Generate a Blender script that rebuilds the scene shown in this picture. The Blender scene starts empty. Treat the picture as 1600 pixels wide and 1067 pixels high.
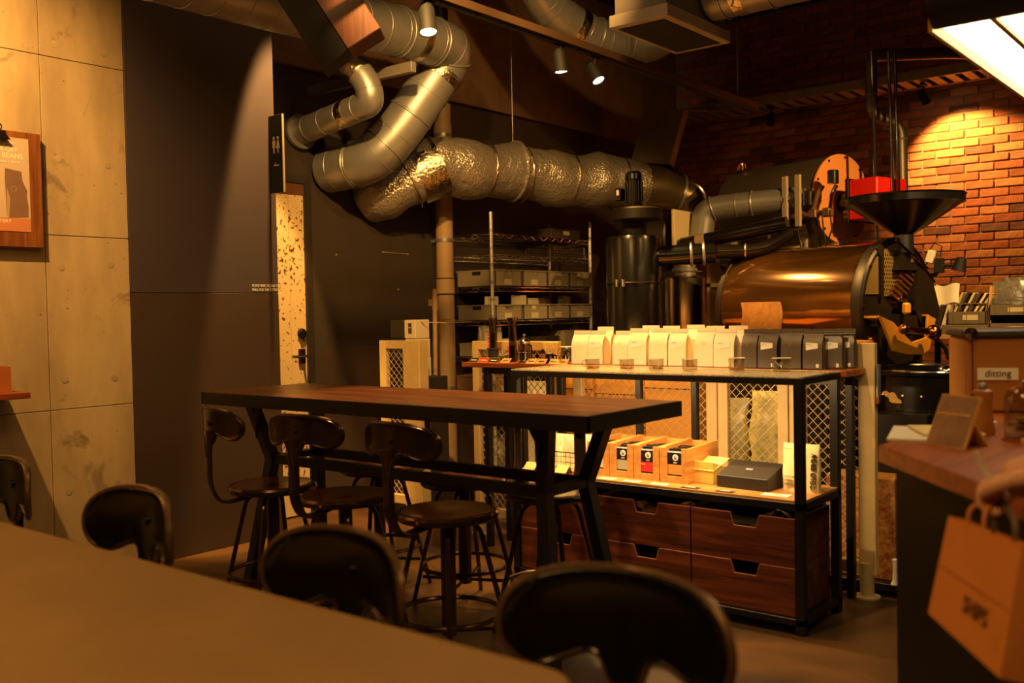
import bpy, bmesh, math, random
from mathutils import Vector, Matrix
random.seed(7)
PI = math.pi
SC = bpy.context.scene
COL = SC.collection

# ------------------------------------------------------------------ camera, world, exposure
cam_d = bpy.data.cameras.new('camera')
cam = bpy.data.objects.new('camera', cam_d)
COL.objects.link(cam)
cam_d.sensor_width = 36.0
cam_d.lens = 1530.0 / 1600.0 * 36.0
yaw, pitch, roll = math.radians(38.97), math.radians(1.727), math.radians(-1.095)
fwd = Vector((-math.sin(yaw) * math.cos(pitch), math.cos(yaw) * math.cos(pitch), -math.sin(pitch)))
rgt = Vector((math.cos(yaw), math.sin(yaw), 0))
upv = rgt.cross(fwd)
cr = rgt * math.cos(roll) + upv * math.sin(roll)
cu = upv * math.cos(roll) - rgt * math.sin(roll)
cam.matrix_world = Matrix(((cr.x, cu.x, -fwd.x, 0), (cr.y, cu.y, -fwd.y, 0), (cr.z, cu.z, -fwd.z, 1.25), (0, 0, 0, 1)))
cam_d.dof.use_dof = True
cam_d.dof.focus_distance = 5.0
cam_d.dof.aperture_fstop = 2.3
cam_d.clip_start = 0.05
SC.camera = cam
SC.view_settings.view_transform = 'Standard'
SC.view_settings.look = 'None'
SC.view_settings.gamma = 1.0
SC.view_settings.use_curve_mapping = False
SC.view_settings.exposure = 0.0

world = bpy.data.worlds.new('dim_room_light')
SC.world = world
world.use_nodes = True
bg = world.node_tree.nodes['Background']
bg.inputs[0].default_value = (1.0, 0.55, 0.24, 1)
bg.inputs[1].default_value = 0.03

WARM = (1.0, 0.52, 0.13)
YEL = (1.0, 0.62, 0.27)

# added fill: unseen soft area lights behind the camera, over tables and counter
def area(name, loc, size, watts, color=WARM, rot=(0, 0, 0), sy=None):
    d = bpy.data.lights.new(name, 'AREA')
    d.energy = watts; d.color = color; d.size = size
    if sy: d.shape = 'RECTANGLE'; d.size_y = sy
    o = bpy.data.objects.new(name, d); COL.objects.link(o)
    o.location = loc; o.rotation_euler = rot
    return o
area('fill_light_seating', (-0.6, -0.6, 3.4), 1.2, 50)
area('fill_light_bar', (1.6, 2.6, 3.4), 1.0, 26)
area('fill_light_table', (-2.6, 1.6, 3.5), 0.9, 12)

# ------------------------------------------------------------------ helpers
def lin(c):
    r = []
    for v in c:
        v = v / 255.0
        r.append(v / 12.92 if v <= 0.04045 else ((v + 0.055) / 1.055) ** 2.4)
    return tuple(r)

MATS = {}
def M(name, col, rough=0.5, metal=0.0, var=0.0, vscale=6.0, col2=None, bump=0.0, bscale=40.0, stretch=None, emit=0.0, emit_col=None, alpha=1.0, coat=0.0, trans=0.0, spec=None, detail=6.0):
    """procedural principled material: colour broken up by noise, fine relief by noise bump"""
    if name in MATS: return MATS[name]
    m = bpy.data.materials.new(name); m.use_nodes = True
    nt = m.node_tree; n = nt.nodes; L = nt.links
    b = n['Principled BSDF']
    c = lin(col)
    b.inputs['Base Color'].default_value = (*c, 1)
    b.inputs['Roughness'].default_value = rough
    b.inputs['Metallic'].default_value = metal
    if spec is not None: b.inputs['Specular IOR Level'].default_value = spec
    if coat: b.inputs['Coat Weight'].default_value = coat; b.inputs['Coat Roughness'].default_value = 0.15
    if trans: b.inputs['Transmission Weight'].default_value = trans
    tc = n.new('ShaderNodeTexCoord'); mp = n.new('ShaderNodeMapping')
    L.new(tc.outputs['Object'], mp.inputs['Vector'])
    if stretch: mp.inputs['Scale'].default_value = stretch
    if var > 0:
        t = n.new('ShaderNodeTexNoise'); t.inputs['Scale'].default_value = vscale; t.inputs['Detail'].default_value = detail
        t.inputs['Roughness'].default_value = 0.65
        L.new(mp.outputs[0], t.inputs['Vector'])
        r = n.new('ShaderNodeValToRGB')
        r.color_ramp.elements[0].position = 0.5 - 0.22; r.color_ramp.elements[1].position = 0.5 + 0.22
        c2 = lin(col2) if col2 else tuple(v * (1 - var) for v in c)
        r.color_ramp.elements[0].color = (*c2, 1); r.color_ramp.elements[1].color = (*c, 1)
        L.new(t.outputs[0], r.inputs[0]); L.new(r.outputs[0], b.inputs['Base Color'])
    if bump > 0:
        t2 = n.new('ShaderNodeTexNoise'); t2.inputs['Scale'].default_value = bscale; t2.inputs['Detail'].default_value = 4
        L.new(mp.outputs[0], t2.inputs['Vector'])
        bp = n.new('ShaderNodeBump'); bp.inputs['Strength'].default_value = bump; bp.inputs['Distance'].default_value = 0.01
        L.new(t2.outputs[0], bp.inputs['Height']); L.new(bp.outputs[0], b.inputs['Normal'])
    if emit > 0:
        b.inputs['Emission Color'].default_value = (*(emit_col or c), 1); b.inputs['Emission Strength'].default_value = emit
    if alpha < 1:
        b.inputs['Alpha'].default_value = alpha
    MATS[name] = m
    return m

def wood(name, c1, c2, rough=0.45, scale=3.0, axis=0, bump=0.1, coat=0.0):
    """streaky wood: noise stretched along the grain + wave rings"""
    if name in MATS: return MATS[name]
    m = bpy.data.materials.new(name); m.use_nodes = True
    nt = m.node_tree; n = nt.nodes; L = nt.links; b = n['Principled BSDF']
    tc = n.new('ShaderNodeTexCoord'); mp = n.new('ShaderNodeMapping')
    s = [14.0, 14.0, 14.0]; s[axis] = 1.0
    mp.inputs['Scale'].default_value = s
    L.new(tc.outputs['Object'], mp.inputs['Vector'])
    t = n.new('ShaderNodeTexNoise'); t.inputs['Scale'].default_value = scale; t.inputs['Detail'].default_value = 8; t.inputs['Distortion'].default_value = 0.8
    L.new(mp.outputs[0], t.inputs['Vector'])
    r = n.new('ShaderNodeValToRGB'); r.color_ramp.elements[0].position = 0.33; r.color_ramp.elements[1].position = 0.67
    r.color_ramp.elements[0].color = (*lin(c2), 1); r.color_ramp.elements[1].color = (*lin(c1), 1)
    L.new(t.outputs[0], r.inputs[0]); L.new(r.outputs[0], b.inputs['Base Color'])
    b.inputs['Roughness'].default_value = rough
    if coat: b.inputs['Coat Weight'].default_value = coat; b.inputs['Coat Roughness'].default_value = 0.2
    bp = n.new('ShaderNodeBump'); bp.inputs['Strength'].default_value = bump; bp.inputs['Distance'].default_value = 0.01
    L.new(t.outputs[0], bp.inputs['Height']); L.new(bp.outputs[0], b.inputs['Normal'])
    MATS[name] = m
    return m

def clear(name, col=(235, 235, 230), mix=0.25, rough=0.05):
    """thin clear glass / plastic: mostly see-through with a glossy film"""
    if name in MATS: return MATS[name]
    m = bpy.data.materials.new(name); m.use_nodes = True
    nt = m.node_tree; n = nt.nodes; L = nt.links
    out = n['Material Output']; n.remove(n['Principled BSDF'])
    tr = n.new('ShaderNodeBsdfTransparent'); tr.inputs[0].default_value = (*lin(col), 1)
    gl = n.new('ShaderNodeBsdfGlossy'); gl.inputs['Roughness'].default_value = rough
    lw = n.new('ShaderNodeLayerWeight'); lw.inputs['Blend'].default_value = 0.25
    ad = n.new('ShaderNodeMath'); ad.operation = 'MULTIPLY_ADD'; ad.inputs[1].default_value = 0.28; ad.inputs[2].default_value = 0.02 + 0.06 * mix; ad.use_clamp = True
    L.new(lw.outputs['Facing'], ad.inputs[0])
    mx = n.new('ShaderNodeMixShader'); L.new(ad.outputs[0], mx.inputs[0])
    L.new(tr.outputs[0], mx.inputs[1]); L.new(gl.outputs[0], mx.inputs[2]); L.new(mx.outputs[0], out.inputs['Surface'])
    MATS[name] = m
    return m

class MB:
    """mesh builder: collects shapes, build() links them as one mesh object"""
    def __init__(s, T=None): s.v = []; s.f = []; s.T = T
    def add(s, vs, fs):
        k = len(s.v)
        for p in vs:
            p = Vector(p)
            if s.T is not None: p = s.T @ p
            s.v.append(p)
        for f in fs: s.f.append([i + k for i in f])
        return s
    def box(s, x0, x1, y0, y1, z0, z1):
        vs = [(x, y, z) for z in (z0, z1) for y in (y0, y1) for x in (x0, x1)]
        return s.add(vs, [(0, 2, 3, 1), (4, 5, 7, 6), (0, 1, 5, 4), (2, 6, 7, 3), (0, 4, 6, 2), (1, 3, 7, 5)])
    def obox(s, c, size, R=None):
        c = Vector(c); hx, hy, hz = size[0] / 2, size[1] / 2, size[2] / 2
        vs = []
        for z in (-hz, hz):
            for y in (-hy, hy):
                for x in (-hx, hx):
                    p = Vector((x, y, z)); p = (R @ p) if R is not None else p
                    vs.append(c + p)
        return s.add(vs, [(0, 2, 3, 1), (4, 5, 7, 6), (0, 1, 5, 4), (2, 6, 7, 3), (0, 4, 6, 2), (1, 3, 7, 5)])
    def cyl(s, p0, p1, r0, r1=None, n=16, caps=True):
        p0 = Vector(p0); p1 = Vector(p1); r1 = r0 if r1 is None else r1
        d = (p1 - p0).normalized(); a = d.orthogonal().normalized(); b = d.cross(a)
        vs = []
        for p, r in ((p0, r0), (p1, r1)):
            for i in range(n):
                t = 2 * PI * i / n; vs.append(p + (a * math.cos(t) + b * math.sin(t)) * r)
        fs = [(i, (i + 1) % n, n + (i + 1) % n, n + i) for i in range(n)]
        if caps: fs += [tuple(range(n))[::-1], tuple(range(n, 2 * n))]
        return s.add(vs, fs)
    def tube(s, path, r, n=8, closed=False, caps=True, prof=None):
        """sweep a circle (or a profile of (side, up) points) along a path; r may be a list"""
        P = [Vector(p) for p in path]; N = len(P)
        rs = r if isinstance(r, (list, tuple)) else [r] * N
        tang = []
        for i in range(N):
            if closed: t = P[(i + 1) % N] - P[i - 1]
            else: t = P[min(i + 1, N - 1)] - P[max(i - 1, 0)]
            tang.append(t.normalized())
        a = tang[0].orthogonal().normalized()
        if prof is not None:
            ref = Vector((1, 0, 0)) if abs(tang[0].x) < 0.9 else Vector((0, 0, 1))
            a = (ref - tang[0] * ref.dot(tang[0])).normalized()
        vs = []
        for i in range(N):
            t = tang[i]; a = (a - t * a.dot(t)).normalized(); b = t.cross(a)
            if prof is None:
                for k in range(n):
                    w = 2 * PI * k / n; vs.append(P[i] + (a * math.cos(w) + b * math.sin(w)) * rs[i])
            else:
                for (u, w) in prof: vs.append(P[i] + a * u + b * w)
        m = n if prof is None else len(prof)
        fs = []
        for i in range(N if closed else N - 1):
            j = (i + 1) % N
            for k in range(m): fs.append((i * m + k, i * m + (k + 1) % m, j * m + (k + 1) % m, j * m + k))
        if caps and not closed:
            fs += [tuple(range(m))[::-1], tuple(range((N - 1) * m, N * m))]
        return s.add(vs, fs)
    def lathe(s, prof, o=(0, 0, 0), n=24, axis=(0, 0, 1), cap=True):
        o = Vector(o); d = Vector(axis).normalized()
        a = Vector((1, 0, 0)) if abs(d.z) > 0.99 else d.cross(Vector((0, 0, 1))).normalized()
        b = d.cross(a); vs = []
        for (r, h) in prof:
            for i in range(n):
                t = 2 * PI * i / n; vs.append(o + d * h + (a * math.cos(t) + b * math.sin(t)) * r)
        fs = []
        for j in range(len(prof) - 1):
            for i in range(n): fs.append((j * n + i, j * n + (i + 1) % n, (j + 1) * n + (i + 1) % n, (j + 1) * n + i))
        if cap:
            if prof[0][0] > 1e-6: fs.append(tuple(range(n))[::-1])
            if prof[-1][0] > 1e-6: fs.append(tuple(range((len(prof) - 1) * n, len(prof) * n)))
        return s.add(vs, fs)
    def ring(s, c, R, r, n=24, m=8, axis=(0, 0, 1)):
        c = Vector(c); d = Vector(axis).normalized(); a = d.orthogonal().normalized(); b = d.cross(a)
        return s.tube([c + (a * math.cos(2 * PI * i / n) + b * math.sin(2 * PI * i / n)) * R for i in range(n)], r, m, closed=True)
    def sphere(s, c, r, n=12, sc=(1, 1, 1)):
        c = Vector(c); vs = []; fs = []; m = max(4, n // 2)
        for j in range(m + 1):
            ph = PI * j / m
            for i in range(n):
                t = 2 * PI * i / n
                vs.append(c + Vector((r * sc[0] * math.sin(ph) * math.cos(t), r * sc[1] * math.sin(ph) * math.sin(t), r * sc[2] * math.cos(ph))))
        for j in range(m):
            for i in range(n): fs.append((j * n + i, (j + 1) * n + i, (j + 1) * n + (i + 1) % n, j * n + (i + 1) % n))
        return s.add(vs, fs)
    def prism(s, poly, o, u, v, th):
        """polygon in the (u, v) plane at o, thickness th along u x v"""
        o = Vector(o); u = Vector(u); v = Vector(v); w = u.cross(v).normalized() * th; n = len(poly)
        vs = [o + u * p[0] + v * p[1] for p in poly]; vs += [p + w for p in vs]
        fs = [tuple(range(n))[::-1], tuple(range(n, 2 * n))] + [(i, (i + 1) % n, n + (i + 1) % n, n + i) for i in range(n)]
        return s.add(vs, fs)
    def grid(s, fn, nu, nv, closed_u=False):
        vs = [fn(i / (nu if closed_u else nu - 1), j / (nv - 1)) for j in range(nv) for i in range(nu)]
        fs = []
        for j in range(nv - 1):
            for i in range(nu if closed_u else nu - 1):
                k = (i + 1) % nu; fs.append((j * nu + i, j * nu + k, (j + 1) * nu + k, (j + 1) * nu + i))
        return s.add(vs, fs)
    def mesh(s, name, mat, bevel=0.0, smooth=30, merge=False, solid=0.0, o=(0, 0, 0)):
        me = bpy.data.meshes.new(name)
        off = Vector(o)
        me.from_pydata([p - off for p in s.v], [], s.f)
        bm = bmesh.new(); bm.from_mesh(me)
        if merge: bmesh.ops.remove_doubles(bm, verts=bm.verts, dist=1e-5)
        bmesh.ops.recalc_face_normals(bm, faces=bm.faces)
        if solid:
            bmesh.ops.solidify(bm, geom=bm.faces[:], thickness=solid)
            bmesh.ops.recalc_face_normals(bm, faces=bm.faces)
        if bevel > 0:
            bmesh.ops.bevel(bm, geom=[e for e in bm.edges if e.is_manifold and e.calc_face_angle(0) > 0.5], offset=bevel, segments=1, affect='EDGES', clamp_overlap=True)
        bm.to_mesh(me); bm.free()
        if smooth:
            me.shade_smooth(); me.set_sharp_from_angle(angle=math.radians(smooth))
        if mat: me.materials.append(mat)
        return me
    def part(s, name, mat, parent=None, label=None, stuff=False, **k):
        ob = bpy.data.objects.new(name, s.mesh(name, mat, **k)); COL.objects.link(ob)
        if parent is not None: attach(ob, parent)
        if label: ob['label'] = label
        if stuff: ob['kind'] = 'stuff'
        return ob
    def thing(s, name, mat, label, cat, group=None, **k):
        """a top-level object that is one mesh; origin at the middle of its base"""
        xs = [p.x for p in s.v]; ys = [p.y for p in s.v]; zs = [p.z for p in s.v]
        o = Vector(((min(xs) + max(xs)) / 2, (min(ys) + max(ys)) / 2, min(zs)))
        ob = bpy.data.objects.new(name, s.mesh(name, mat, o=o, **k)); ob.location = o; COL.objects.link(ob)
        ob['label'] = label; ob['category'] = cat
        if group: ob['group'] = group
        return ob
    def struct(s, name, mat, parent=None, **k):
        ob = s.part(name, mat, parent, **k)
        if parent is None: ob['kind'] = 'structure'
        return ob

WORLD_ROOTS = set()
def attach(ob, parent):
    ob.parent = parent
    if parent.name in WORLD_ROOTS:
        ob.matrix_parent_inverse = Matrix.Translation(-parent.location)

def thing(name, label, cat, loc=(0, 0, 0), rz=0.0, group=None, local=False):
    """an Empty at the thing's base that parents its parts. local=False: parts come in world coordinates"""
    e = bpy.data.objects.new(name, None); COL.objects.link(e)
    e.location = loc; e.empty_display_size = 0.05
    e['label'] = label; e['category'] = cat
    if group: e['group'] = group
    if local: e.rotation_euler = (0, 0, rz)
    else: WORLD_ROOTS.add(e.name)
    return e

def tree_copy(o, parent=None):
    c = o.copy(); COL.objects.link(c)
    if parent is not None: c.parent = parent
    for ch in list(o.children):
        tree_copy(ch, c)
    return c

def text(name, s, size, o, u, v, mat, parent, align='LEFT', extrude=0.0004, sx=1.0, font_shear=0.0):
    cu_ = bpy.data.curves.new(name, 'FONT'); cu_.body = s; cu_.size = size; cu_.align_x = align; cu_.extrude = extrude
    cu_.resolution_u = 3
    to = bpy.data.objects.new(name + '_tmp', cu_)
    me = bpy.data.meshes.new_from_object(to)
    me.name = name
    u = Vector(u).normalized(); v = Vector(v).normalized(); w = u.cross(v); o = Vector(o)
    for vt in me.vertices:
        c = vt.co; vt.co = o + u * c.x * sx + v * c.y + w * c.z
    me.materials.clear(); me.materials.append(mat)
    bpy.data.objects.remove(to)
    ob = bpy.data.objects.new(name, me); COL.objects.link(ob)
    attach(ob, parent)
    return ob

def rotz(a): return Matrix.Rotation(a, 3, 'Z')
def bez(p0, p1, p2, n=8):
    p0, p1, p2 = Vector(p0), Vector(p1), Vector(p2)
    return [p0 * (1 - t) ** 2 + p1 * 2 * t * (1 - t) + p2 * t * t for t in [i / n for i in range(n + 1)]]
def path_round(pts, rad, n=6):
    """polyline with rounded corners"""
    P = [Vector(p) for p in pts]; out = [P[0]]
    for i in range(1, len(P) - 1):
        a = (P[i - 1] - P[i]); b = (P[i + 1] - P[i])
        r = min(rad, a.length * 0.49, b.length * 0.49)
        out += bez(P[i] + a.normalized() * r, P[i], P[i] + b.normalized() * r, n)
    out.append(P[-1])
    return out

# ------------------------------------------------------------------ materials
m_steel = M('galvanised_steel', (162, 162, 164), 0.4, 0.6, 0.3, 5, bump=0.05, bscale=25)
m_post = M('bright_zinc_post', (206, 204, 206), 0.3, 0.55)
m_chrome = M('chrome', (215, 212, 205), 0.12, 1.0)
m_blackm = M('black_painted_steel', (18, 17, 16), 0.5, 0.0, 0.3, 12)
m_gloss = M('gloss_black_enamel', (12, 12, 12), 0.25, 0.0, coat=0.5)
m_black = M('matt_black', (14, 14, 14), 0.7)
m_gun = M('worn_gunmetal', (74, 66, 58), 0.24, 0.85, 0.4, 9)
m_cream = M('cream_painted_frame', (216, 188, 132), 0.45, 0.0, 0.2, 10)
m_zinc = M('zinc_wire', (204, 184, 140), 0.4, 0.35)
m_white = M('white_paper', (232, 226, 212), 0.7)
m_seat = wood('dark_seat_wood', (96, 46, 26), (48, 22, 13), 0.22, 3, 0, 0.1, coat=0.3)
# ------------------------------------------------------------------ the room
def concrete_mat():
    m = bpy.data.materials.new('fair_faced_concrete'); m.use_nodes = True
    nt = m.node_tree; n = nt.nodes; L = nt.links; b = n['Principled BSDF']
    tc = n.new('ShaderNodeTexCoord')
    big = n.new('ShaderNodeTexNoise'); big.inputs['Scale'].default_value = 1.6; big.inputs['Detail'].default_value = 9; big.inputs['Roughness'].default_value = 0.62
    mp = n.new('ShaderNodeMapping'); mp.inputs['Scale'].default_value = (1, 1.6, 0.5)
    L.new(tc.outputs['Object'], mp.inputs[0]); L.new(mp.outputs[0], big.inputs['Vector'])
    r1 = n.new('ShaderNodeValToRGB'); r1.color_ramp.elements[0].position = 0.3; r1.color_ramp.elements[1].position = 0.72
    r1.color_ramp.elements[0].color = (*lin((140, 118, 90)), 1); r1.color_ramp.elements[1].color = (*lin((200, 176, 138)), 1)
    L.new(big.outputs[0], r1.inputs[0])
    st = n.new('ShaderNodeTexNoise'); st.inputs['Scale'].default_value = 2.3; st.inputs['Detail'].default_value = 12; st.inputs['Roughness'].default_value = 0.7; st.inputs['Distortion'].default_value = 1.2
    L.new(tc.outputs['Object'], st.inputs['Vector'])
    r2 = n.new('ShaderNodeValToRGB'); r2.color_ramp.elements[0].position = 0.58; r2.color_ramp.elements[1].position = 0.66
    L.new(st.outputs[0], r2.inputs[0])
    mx = n.new('ShaderNodeMix'); mx.data_type = 'RGBA'
    sc = n.new('ShaderNodeMath'); sc.operation = 'MULTIPLY'; sc.inputs[1].default_value = 0.75; L.new(r2.outputs[0], sc.inputs[0])
    L.new(sc.outputs[0], mx.inputs[0]); L.new(r1.outputs[0], mx.inputs[6]); mx.inputs[7].default_value = (*lin((112, 92, 70)), 1)
    # pits: sparse voronoi dots
    vo = n.new('ShaderNodeTexVoronoi'); vo.inputs['Scale'].default_value = 19; L.new(tc.outputs['Object'], vo.inputs['Vector'])
    pr = n.new('ShaderNodeValToRGB'); pr.color_ramp.elements[0].position = 0.0; pr.color_ramp.elements[1].position = 0.12
    pr.color_ramp.elements[0].color = (1, 1, 1, 1); pr.color_ramp.elements[1].color = (0, 0, 0, 1)
    L.new(vo.outputs['Distance'], pr.inputs[0])
    msk = n.new('ShaderNodeTexNoise'); msk.inputs['Scale'].default_value = 3.2; L.new(tc.outputs['Object'], msk.inputs['Vector'])
    mr = n.new('ShaderNodeValToRGB'); mr.color_ramp.elements[0].position = 0.52; mr.color_ramp.elements[1].position = 0.6
    L.new(msk.outputs[0], mr.inputs[0])
    pm = n.new('ShaderNodeMath'); pm.operation = 'MULTIPLY'; L.new(pr.outputs[0], pm.inputs[0]); L.new(mr.outputs[0], pm.inputs[1])
    mx2 = n.new('ShaderNodeMix'); mx2.data_type = 'RGBA'; L.new(pm.outputs[0], mx2.inputs[0]); L.new(mx.outputs[2], mx2.inputs[6]); mx2.inputs[7].default_value = (*lin((58, 46, 34)), 1)
    L.new(mx2.outputs[2], b.inputs['Base Color'])
    b.inputs['Roughness'].default_value = 0.72
    bp = n.new('ShaderNodeBump'); bp.inputs['Strength'].default_value = 0.25; bp.inputs['Distance'].default_value = 0.006
    sb = n.new('ShaderNodeMath'); sb.operation = 'SUBTRACT'; L.new(big.outputs[0], sb.inputs[0]); L.new(pm.outputs[0], sb.inputs[1])
    L.new(sb.outputs[0], bp.inputs['Height']); L.new(bp.outputs[0], b.inputs['Normal'])
    return m
m_conc = concrete_mat()
m_grey = M('dark_grey_wall_paint', (70, 60, 66), 0.55, 0, 0.12, 2.5, bump=0.04, bscale=60)
m_grey2 = M('dark_grey_gloss', (70, 56, 50), 0.42, 0, 0.1, 2.5, bump=0.04, bscale=60)
m_recess = M('charcoal_wall_paint', (62, 52, 44), 0.6, 0, 0.25, 2.0, bump=0.05, bscale=50)
m_beam = M('raw_brown_render', (142, 108, 80), 0.8, 0, 0.5, 2.2, bump=0.2, bscale=20)
m_ceil = M('black_ceiling_paint', (26, 23, 21), 0.85, 0, 0.3, 1.5)
def floor_mat():
    m = bpy.data.materials.new('worn_dark_concrete_floor'); m.use_nodes = True
    nt = m.node_tree; n = nt.nodes; L = nt.links; b = n['Principled BSDF']
    tc = n.new('ShaderNodeTexCoord')
    a = n.new('ShaderNodeTexNoise'); a.inputs['Scale'].default_value = 1.9; a.inputs['Detail'].default_value = 7; a.inputs['Distortion'].default_value = 0.7
    L.new(tc.outputs['Object'], a.inputs['Vector'])
    r = n.new('ShaderNodeValToRGB'); e = r.color_ramp.elements
    e[0].position = 0.36; e[0].color = (*lin((40, 28, 17)), 1); e[1].position = 0.68; e[1].color = (*lin((100, 70, 38)), 1)
    L.new(a.outputs[0], r.inputs[0]); L.new(r.outputs[0], b.inputs['Base Color'])
    r2 = n.new('ShaderNodeValToRGB'); r2.color_ramp.elements[0].color = (0.5, 0.5, 0.5, 1); r2.color_ramp.elements[1].color = (0.28, 0.28, 0.28, 1)
    L.new(a.outputs[0], r2.inputs[0]); L.new(r2.outputs[0], b.inputs['Roughness'])
    bp = n.new('ShaderNodeBump'); bp.inputs['Strength'].default_value = 0.12; bp.inputs['Distance'].default_value = 0.01
    t2 = n.new('ShaderNodeTexNoise'); t2.inputs['Scale'].default_value = 14; L.new(tc.outputs['Object'], t2.inputs['Vector'])
    L.new(t2.outputs[0], bp.inputs['Height']); L.new(bp.outputs[0], b.inputs['Normal'])
    return m
m_floor = floor_mat()

XW, X2, YB, ZC = -4.55, -4.85, 8.57, 3.95
MB().box(-5.6, 4.0, -3.2, 9.0, -0.12, 0.0).struct('floor', m_floor, smooth=0)
MB().box(-5.6, 4.0, -3.2, 9.0, ZC, ZC + 0.12).struct('ceiling', m_ceil, smooth=0)
MB().box(3.9, 4.0, -3.2, 8.8, 0, ZC).struct('wall_right', m_grey2, smooth=0)
MB().box(-4.7, 3.9, -3.2, -3.1, 0, ZC).struct('wall_front', m_grey2, smooth=0)

# concrete wall: formwork panels with recessed joints, tie-hole plugs
wl = MB().box(XW - 0.15, XW - 0.012, -3.1, 2.607, 0, ZC).struct('wall_left', M('joint_concrete', (120, 108, 90), 0.8), smooth=0)  # slightly darker concrete backing that shows in the joints
zs = [0, 0.83, 1.65, 2.48, 3.3, ZC]; ys = [-3.1, -2.31, -1.41, -0.51, 0.39, 1.29, 2.19, 2.607]
g = 0.0018
for i in range(len(ys) - 1):
    for j in range(len(zs) - 1):
        MB().box(XW - 0.012, XW, ys[i] + g, ys[i + 1] - g, zs[j] + g, zs[j + 1] - g).part('concrete_panel', m_conc, wl, smooth=0, bevel=0.0012)
m_plug = M('plug_mortar', (182, 160, 126), 0.75, 0, 0.3, 40)
plug = MB().cyl((XW - 0.002, 0, 0), (XW + 0.0015, 0, 0), 0.017, n=18)
pm_ = plug.mesh('tie_hole_plug', m_plug)
for y in (1.36, 1.62, 2.262, 2.508):
    for z in (0.44, 0.965, 1.51, 2.014, 2.54, 3.06):
        o = bpy.data.objects.new('tie_hole_plug', pm_); COL.objects.link(o); o.location = (0, y, z + random.uniform(-0.01, 0.01)); o.parent = wl

# dark grey partition in front of the washroom door
wm = MB().box(XW - 0.12, XW - 0.010, 2.607, 3.515, 0, ZC).struct('wall_middle', m_grey, smooth=0)
MB().box(XW - 0.010, XW, 2.609, 3.515, 1.383, ZC).part('wall_panel', m_grey, wm, smooth=0, bevel=0.001)
MB().box(XW - 0.010, XW, 2.609, 3.515, 0, 1.380).part('wall_panel', m_grey2, wm, smooth=0, bevel=0.001)  # browner, glossier tone below the joint
wn = text('lettering', 'PLEASE WAIT ALONG THIS\nWALL FOR THE RESTROOM', 0.0225, (XW + 0.001, 3.335, 1.416), (0, 1, 0), (0, 0, 1), M('white_vinyl', (225, 215, 200), 0.6), wm, sx=0.72)

# recessed wall with the door
DY0, DY1, DZ = 3.14, 3.965, 2.07
wr = MB().box(X2 - 0.12, X2, 3.0, DY0 - 0.03, 0, ZC).box(X2 - 0.12, X2, DY1 + 0.03, YB, 0, ZC).box(X2 - 0.12, X2, DY0 - 0.03, DY1 + 0.03, DZ + 0.02, ZC).struct('wall_recess', m_recess, smooth=0)
MB().box(X2 - 0.001, X2 + 0.003, DY1 + 0.11, YB, 0, 1.04).part('wall_panel', m_grey2, wr, smooth=0)  # same browner, glossier tone on the lower recess wall
MB().box(X2, X2 + 0.05, 3.0, YB, 2.785, ZC).struct('trim_1', m_beam, smooth=0)
MB().box(X2 - 0.12, XW - 0.12, 2.95, 3.0, 0, ZC).struct('wall_corridor', m_recess, smooth=0)
# shelf rail fixing on the wall, small screws
fx_ = MB().cyl((X2 + 0.004, 4.62, 1.672), (X2 + 0.004, 4.86, 1.665), 0.0022, n=6).part('fixing_wire', m_zinc, wr)
for y, z in ((4.62, 1.672), (4.86, 1.665), (4.21, 1.64), (4.76, 1.42)): MB().cyl((X2, y, z), (X2 + 0.006, y, z), 0.005, n=8).part('screw', m_zinc, wr)

def chipped():
    m = bpy.data.materials.new('chipped_cream_paint'); m.use_nodes = True
    nt = m.node_tree; n = nt.nodes; L = nt.links; b = n['Principled BSDF']
    tc = n.new('ShaderNodeTexCoord')
    t = n.new('ShaderNodeTexNoise'); t.inputs['Scale'].default_value = 45; t.inputs['Detail'].default_value = 5
    L.new(tc.outputs['Object'], t.inputs['Vector'])
    t2 = n.new('ShaderNodeTexNoise'); t2.inputs['Scale'].default_value = 2.2; L.new(tc.outputs['Object'], t2.inputs['Vector'])
    ad = n.new('ShaderNodeMath'); ad.operation = 'MULTIPLY_ADD'; ad.inputs[1].default_value = 0.35; L.new(t2.outputs[0], ad.inputs[0]); L.new(t.outputs[0], ad.inputs[2])
    r = n.new('ShaderNodeValToRGB'); r.color_ramp.elements[0].position = 0.79; r.color_ramp.elements[1].position = 0.81
    r.color_ramp.elements[0].color = (*lin((214, 188, 140)), 1); r.color_ramp.elements[1].color = (*lin((92, 54, 30)), 1)
    L.new(ad.outputs[0], r.inputs[0]); L.new(r.outputs[0], b.inputs['Base Color']); b.inputs['Roughness'].default_value = 0.6
    bp = n.new('ShaderNodeBump'); bp.invert = True; bp.inputs['Strength'].default_value = 0.4; bp.inputs['Distance'].default_value = 0.002
    L.new(r.outputs[0], bp.inputs['Height']); L.new(bp.outputs[0], b.inputs['Normal'])
    return m
m_chip = chipped()
dr = MB().box(X2 - 0.075, X2 - 0.035, DY0, DY1, 0.005, DZ).struct('door_1', m_chip, smooth=0)
w = (DY1 - DY0) / 7
for i in range(7):
    MB().box(X2 - 0.035, X2 - 0.012 + random.uniform(-.002, .002), DY0 + i * w + 0.0015, DY0 + (i + 1) * w - 0.0015, 0.01, 2.0).part('plank', m_chip, dr, smooth=0, bevel=0.002)
MB().box(X2 - 0.035, X2 - 0.006, DY0, DY1, 2.002, DZ).part('top_rail', M('bare_brown_wood', (104, 62, 34), 0.7, 0, 0.4, 12), dr, smooth=0)
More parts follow.
